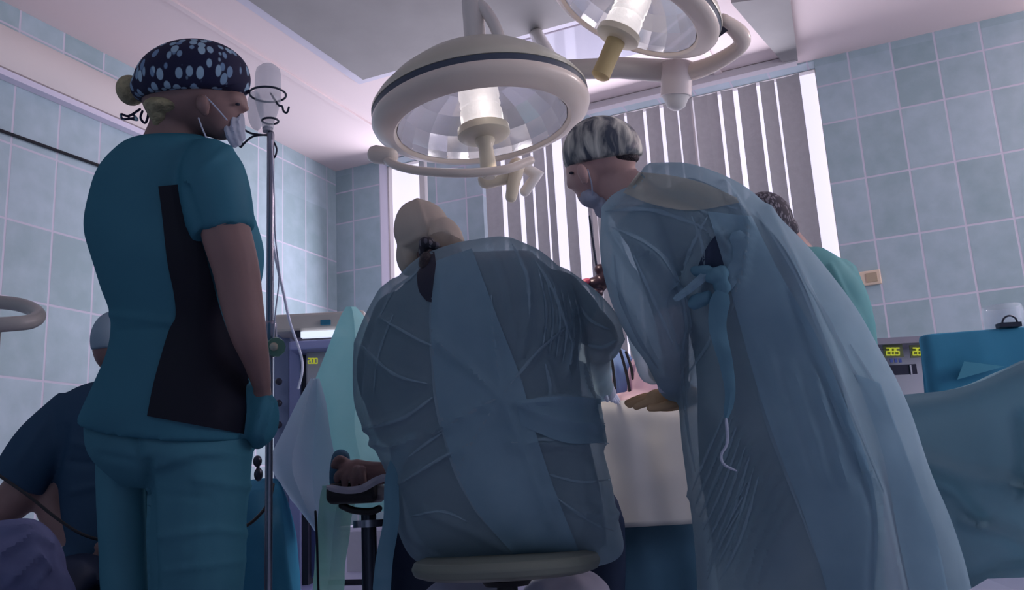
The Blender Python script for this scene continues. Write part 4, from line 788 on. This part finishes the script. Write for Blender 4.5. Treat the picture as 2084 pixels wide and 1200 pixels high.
# patient tubing behind the stand
t = tag(mk('breathing_tube', *strand([(548, 470, 2.38), (560, 520, 2.6), (578, 600, 3.0), (590, 655, 3.2), (612, 720, 3.3), (615, 755, 3.3), (607, 790, 3.3)], 6, 3.1), mat('white tube', (220, 216, 236), .4)), 'thin white tube curving down in front of the anaesthesia machine', 'tube')
t = tag(mk('covered_trolley', *wrinkle(fuse([trunk([(490, 985, 560, 985, 2.9, .10), (488, 1030, 578, 1030, 2.9, .14), (486, 1100, 595, 1100, 2.9, .16), (486, 1200, 602, 1200, 2.9, .17), (486, 1420, 604, 1420, 2.9, .18)])], .01, 3), [([(560, 1000), (585, 1200)], 8, .01)], .004, 6), M_bdrape), 'deep blue covered trolley between the nurse and the infusion stand', 'trolley')
t = tag(mk('black_cable', *strand([(556, 985, 2.45), (545, 1025, 2.4), (515, 1060, 2.35), (480, 1080, 2.3)], 7, 2.4), M_cable), 'black cable looping behind the nurse to the stand', 'cable')
t = tag(mk('drip_bulb', *fuse([pell(524, 938, 2.6, 9, 12, .015), pell(526, 965, 2.6, 9, 14, .015)], .003, 1), M_dsteel), 'small dark metal fittings beside the nurse trousers', 'fitting')
# white cabinet along the back wall
c = P(740, 1150, 4.3); t = thing('white_cabinet', 'low white cabinet at the back wall with a red round emblem', 'cabinet', V((c.x, 4.6, 0)))
mk('cabinet_body', *box(-3.2, -1.2, 4.35, 4.95, .32, .60), M_cab, t, False)
mk('cabinet_plinth', *box(-3.2, -1.2, 4.38, 4.95, 0, .285), M_cab, t, False)
mk('dark_gap', *box(-3.18, -1.22, 4.42, 4.95, .285, .32), M_dark, t, False)
mk('drawer', *box(-3.0, -2.33, 4.335, 4.35, .36, .57), M_mgrey, t, False); mk('drawer', *box(-2.28, -1.6, 4.335, 4.35, .36, .57), M_cab, t, False)
q = atY(808, 1103, 4.33); DR = mk('round_emblem', *lathe(q, V((0, -1, 0)), [(.001, 0), (.028, 0), (.028, .004), (.001, .004)], 28), M_red, t)
mk('emblem_mark', *obox(q+V((0, -.006, 0)), V((.7, 0, .7)), V((0, 1, 0)), V((-.7, 0, .7)), .016, .002, .005), M_cab, DR, False)
# infusion stand
D = 2.35
b0 = P(549, 700, D); t = thing('infusion_stand', 'steel infusion stand with hooks and ring holders right of the nurse', 'infusion stand', V((b0.x, b0.y, 0)))
top = P(551, 272, D); B = V((b0.x, b0.y, .06)); 
mk('pole', *tube([V((b0.x, b0.y, .06)), V((b0.x, b0.y, .67)), b0, top], [px(7.5, D)]*4, 16), M_steel, t)
for q in range(5):
    a = q*2*math.pi/5; d = V((math.cos(a), math.sin(a), 0)); L_ = mk('base_leg', *tube([B, B+d*.28-V((0, 0, .02))], [.014, .011], 10), M_steel, t)
    mk('castor', *lathe(B+d*.28-V((0, 0, .034)), d.cross(V((0, 0, 1))), [(.001, -.01), (.026, -.01), (.026, .01), (.001, .01)], 16), M_black, L_)
def ring(x, y, D_, rx, r, tilt=.28, a0=0, a1=360):
    c_ = P(x, y, D_); R0 = px(rx, D_); hor = V((FW.x, FW.y, 0)).normalized()
    return tube([c_+u1*R0*math.cos(math.radians(a))+hor*R0*math.sin(math.radians(a)) for a in range(a0, a1+1, 12)], r, 8)
mk('bottle_ring', *ring(545, 192, D, 36, .0028), M_dsteel, t); mk('bottle_ring', *ring(550, 246, D, 16, .0028), M_dsteel, t)
mk('hook', *tube([P(*p, D) for p in ((551, 275), (530, 274), (508, 270), (492, 258), (484, 238), (487, 228))], .0028, 8, sub=4), M_dsteel, t)
mk('hook', *tube([P(*p, D) for p in ((551, 190), (566, 213), (574, 216), (577, 226), (584, 229), (588, 218))], .0028, 8, sub=4), M_dsteel, t)
mk('hook', *tube([P(*p, D) for p in ((551, 274), (520, 276), (505, 284), (492, 297))], .0028, 8, sub=4), M_dsteel, t)
mk('hook_tip', *pell(490, 294, D, 5, 7, .006), M_dsteel, t)
mk('hook', *tube([P(*p, D) for p in ((555, 285), (563, 302), (560, 318), (554, 322))], .0025, 8, sub=4), M_dsteel, t)
mk('pole_collar', *tube([P(551, 660, D), P(551, 690, D)], [.016, .016], 16), M_steel, t)
KN = mk('clamp_knob', *tube([P(560, 706, D), P(562, 706, D-.04)], [px(21, D), px(19, D)], 10, ends=False), M_green, t, label='green clamp knob')
mk('knob_centre', *tube([P(557, 705, D-.04), P(557, 705, D-.05)], [px(9, D), px(8, D)], 14), M_cream, KN)
# bottles in the holder
t = thing('infusion_bottle', 'cloudy plastic bottle upside down at the top of the infusion stand', 'bottle', P(540, 190, D))
mk('bottle_body', *lathe(P(545, 262, D-.0), UP*-1 if False else V((0, 0, 1)), [(.001, 0), (.014, 0), (.016, .02), (.020, .03), (.026, .05), (.031, .07), (.034, .09), (.033, .15), (.030, .165), (.018, .176), (.001, .178)], 28), M_iv, t)
mk('bottle_cap', *lathe(P(545, 268, D), V((0, 0, 1)), [(.001, 0), (.013, 0), (.013, .012), (.001, .012)], 20), M_mgrey, t)
t = thing('infusion_bag', 'clear infusion bag hanging on the hook left of the pole', 'infusion bag', P(498, 230, D))
mk('bag_body', *fuse([pell(520, 225, D+.05, 17, 42, .02, 4)], .005, 2), M_iv, t)
t = tag(mk('infusion_line', *strand([(553, 285, D-.02), (558, 400, D-.02), (560, 480, D-.02), (568, 560, D-.0), (560, 640, D-.02), (556, 700, D-.03)], 3, D), mat('clear tube', (216, 212, 230), .3)), 'thin clear infusion line hanging along the stand pole', 'tube')
# armrest loop at the left edge
D = 1.6
t = thing('armrest', 'beige bent tube loop on a post at the left edge of the picture', 'armrest', V((P(-12, 700, D).x, P(-12, 700, D).y, 0)))
mk('loop_tube', *tube([P(*p) for p in ((-90, 612, 1.6), (-20, 614, 1.6), (30, 618, 1.58), (64, 628, 1.55), (78, 642, 1.51), (62, 654, 1.47), (20, 659, 1.44), (-60, 664, 1.42))], px(14, D), 16, sub=5), M_arm, t)
pz = P(-12, 660, 1.5); mk('post', *tube([V((pz.x, pz.y, .02)), V((pz.x, pz.y, pz.z-.01))], px(13, D), 14), M_arm, t)
mk('foot_plate', *lathe(V((pz.x, pz.y, 0)), V((0, 0, 1)), [(.001, 0), (.16, 0), (.15, .02), (.001, .025)], 28), M_arm, t)
t = tag(mk('cloth_bundle', *wrinkle(fuse([pell(25, 1190, 2.1, 80, 130, .16, 5), pell(95, 1230, 2.12, 35, 90, .1, 10), pell(20, 1420, 2.1, 90, 140, .18), pell(20, 1700, 2.1, 90, 150, .18)], .01, 4), [([(0, 1130), (60, 1090), (100, 1110)], 8, .012), ([(20, 1180), (70, 1130), (95, 1160)], 8, .012), ([(0, 1080), (60, 1075)], 7, .01), ([(60, 1200), (90, 1150)], 8, .012)], .006, 8), M_lilac), 'crumpled lilac cloth bundle in the bottom left corner', 'cloth')
t = tag(mk('metal_post', *tube([P(106, 1060, 2.75), V((P(108, 1100, 2.75).x, P(108, 1100, 2.75).y, 0.01))], .012, 12), M_dsteel), 'thin dark metal post behind the lilac cloth bundle', 'post')

# wall machine behind on the right
D = 3.9
c = P(1830, 740, D); t = thing('monitor_rack', 'grey device with yellow digits behind the blue covered table', 'medical machine', V((c.x, c.y, 0)))
bev(mk('rack_body', *pbox(1740, 690, 1980, 1284, D, .4), M_mgrey, t, False), .008)
mk('rack_lid', *pbox(1738, 684, 1982, 697, D-.02, .42), mat('violet grey lid', (128, 122, 136), .5), t, False)
for x in (1745, 1806, 1860): glyphs(t, x-2, 708, D-.008, '285', 7, 14, M_yel, .003); mk('display', *pbox(x-8, 701, x+32, 727, D-.003, .004), mat('dark olive display', (96, 98, 70), .4), t, False)
for x in (1815, 1824, 1833): mk('button', *pbox(x-3, 729, x+2, 737, D-.006, .006), M_bluep, t, False)
mk('vent_slot', *pbox(1792, 742, 1866, 762, D-.006, .01), M_dark, t, False); mk('slot_bar', *pbox(1853, 742, 1856, 762, D-.012, .01), M_mgrey, t, False)
# blue covered instrument table
D = 2.85
def drape_box(x0, y0, x1, y1, D0, depth, zb, amp, seed=0):
    a, b = P(x0, y0, D0), P(x1, y1, D0); u = V((b.x-a.x, b.y-a.y, 0)).normalized(); w = ray(x0, y0); w.z = 0; w.normalize(); rc = .045; L_ = V((b.x-a.x, b.y-a.y, 0)).length; fp = []
    for (cx, cy, a0) in ((rc, rc, 180), (L_-rc, rc, 270), (L_-rc, depth-rc, 0), (rc, depth-rc, 90)):
        for k in range(7): an = math.radians(a0+k*15); fp.append((cx+rc*math.cos(an), cy+rc*math.sin(an)))
    full = []
    for i in range(len(fp)):
        p, q = fp[i], fp[(i+1) % len(fp)]; m = max(1, int(math.hypot(p[0]-q[0], p[1]-q[1])/.025))
        for k in range(m): full.append((p[0]+(q[0]-p[0])*k/m, p[1]+(q[1]-p[1])*k/m))
    rings = []
    for k, (z, ins) in enumerate([(0, .10), (0, .02), (-.004, .006), (-.015, 0)]+[(-.015-(1.0)*j/22, 0) for j in range(1, 23)]):
        rg = []
        for x, y in full:
            zt_ = a.z+(b.z-a.z)*x/L_; zz = zt_+z if z > -.02 else zt_-.015+(zb-zt_+.015)*(-(z+.015)); X, Y_ = x+(L_/2-x)*ins*2, y+(depth/2-y)*ins*2
            f_ = min(1, max(0, -z*4)); q = noise.noise(V((x*6+seed, y*6, zz*1.0)))*amp*f_*2; dx, dy = x-L_/2, y-depth/2; l = math.hypot(dx/L_, dy/depth) or 1
            rg.append(V((a.x, a.y, 0))+u*(X+dx/L_/l*q)+w*(Y_+dy/depth/l*q)+V((0, 0, zz)))
        rings.append(rg)
    return loft(rings)
c = P(1990, 760, D); t = tag(mk('covered_table', *drape_box(1868, 680, 2200, 655, D, .5, .05, .02), M_bdrape), 'deep blue cloth covered instrument table behind the grey drape at right', 'table')
t = tag(mk('cloth_corner', *loft([[P(1948, 772, D-.05), P(1962, 735, D-.07), P(2045, 745, D-.06)], [P(1948, 772, D-.03), P(1962, 735, D-.045), P(2045, 745, D-.035)]]), fabric('light blue cloth', (104, 180, 200), transl=.3, bump=.1), smooth=False), 'light blue folded corner on the deep blue table cloth', 'cloth')
# jar
c = P(2046, 668, D+.16); c.z = P(2046, 668, D).z+.012; t = thing('glass_jar', 'clear glass jar on the deep blue covered table', 'jar', c)
rj = px(40, D+.16); mk('jar_body', *lathe(c, V((0, 0, 1)), [(rj*.9, .0), (rj, .008), (rj, .07), (rj*.92, .085), (rj*.9, .088), (rj*.87, .085), (rj*.95, .07), (rj*.95, .01), (.001, .008)], 40), mat('jar glass', (225, 230, 240), .08, alpha=.3, coat=1), t)
t = thing('metal_clip', 'dark metal ring clip in front of the glass jar', 'clip', P(2056, 660, D))
mk('clip_ring', *tube([P(2055+15*math.cos(a), 656-14*math.sin(a), D-.0) for a in [math.pi*k/10 for k in range(11)]], .003, 8), M_dsteel, t); mk('clip_foot', *pbox(2036, 655, 2080, 664, D-.01, .03), M_dsteel, t, False)
# near grey-teal drape in front right
t = ND = tag(drape('near_drape', [(1806, 806), (1850, 803), (1930, 795), (2000, 775), (2050, 752), (2110, 728), (2240, 700)], lambda q: 2.56-.3*q, .06, M_gdrape, None, .08, .05, flare=.10, scale=3.2, nz=60), 'large grey teal cloth filling the lower right corner, right of the bending surgeon', 'drape')
bpy.context.view_layer.update(); vv = [p.co.copy() for p in ND.data.vertices]; ff = [tuple(p.vertices) for p in ND.data.polygons]
nv, _ = wrinkle((vv, ff), [([(1830, 930), (1900, 950), (1980, 975), (2084, 985)], 16, .03), ([(1840, 830), (1950, 815), (2084, 760)], 14, .015), ([(1870, 960), (1940, 1000), (2000, 1060)], 14, -.03), ([(2075, 850), (2078, 1000)], 14, -.04), ([(1960, 1060), (2084, 1100)], 14, .025), ([(1900, 1030), (1930, 1130), (1960, 1200)], 16, .03), ([(1980, 1180), (2040, 1150), (2084, 1140)], 12, -.025)])
for p, q in zip(ND.data.vertices, nv): p.co = q
t = tag(mk('instrument_tray', *loft([[P(1965, 1204, 1.75), P(2010, 1177, 1.85), P(2160, 1172, 1.85), P(2160, 1240, 1.7), P(1965, 1240, 1.7)], [P(1965, 1204, 1.75)-V((0, 0, .03)), P(2010, 1177, 1.85)-V((0, 0, .03)), P(2160, 1172, 1.85)-V((0, 0, .03)), P(2160, 1240, 1.7)-V((0, 0, .03)), P(1965, 1240, 1.7)-V((0, 0, .03))]]), mat('pale grey tray', (150, 160, 186), .5), smooth=False), 'pale grey tray corner at the bottom right edge', 'tray')
# assumed wall light, unseen beyond the right side of the picture, brightening the ceiling
t = thing('assumed_wall_light', 'assumed long wall light, unseen near the ceiling right of the blinds', 'assumed light fixture', (1.9, 4.9, 2.8))
mk('assumed_light_tube', *tube([V((1.3, 4.9, 2.82)), V((2.5, 4.9, 2.82))], .025, 14), mat('assumed tube light', (255, 232, 232), .4, emit=150), t); mk('assumed_light_holder', *box(1.25, 2.55, 4.93, 5.01, 2.78, 2.86), M_white, t, False)
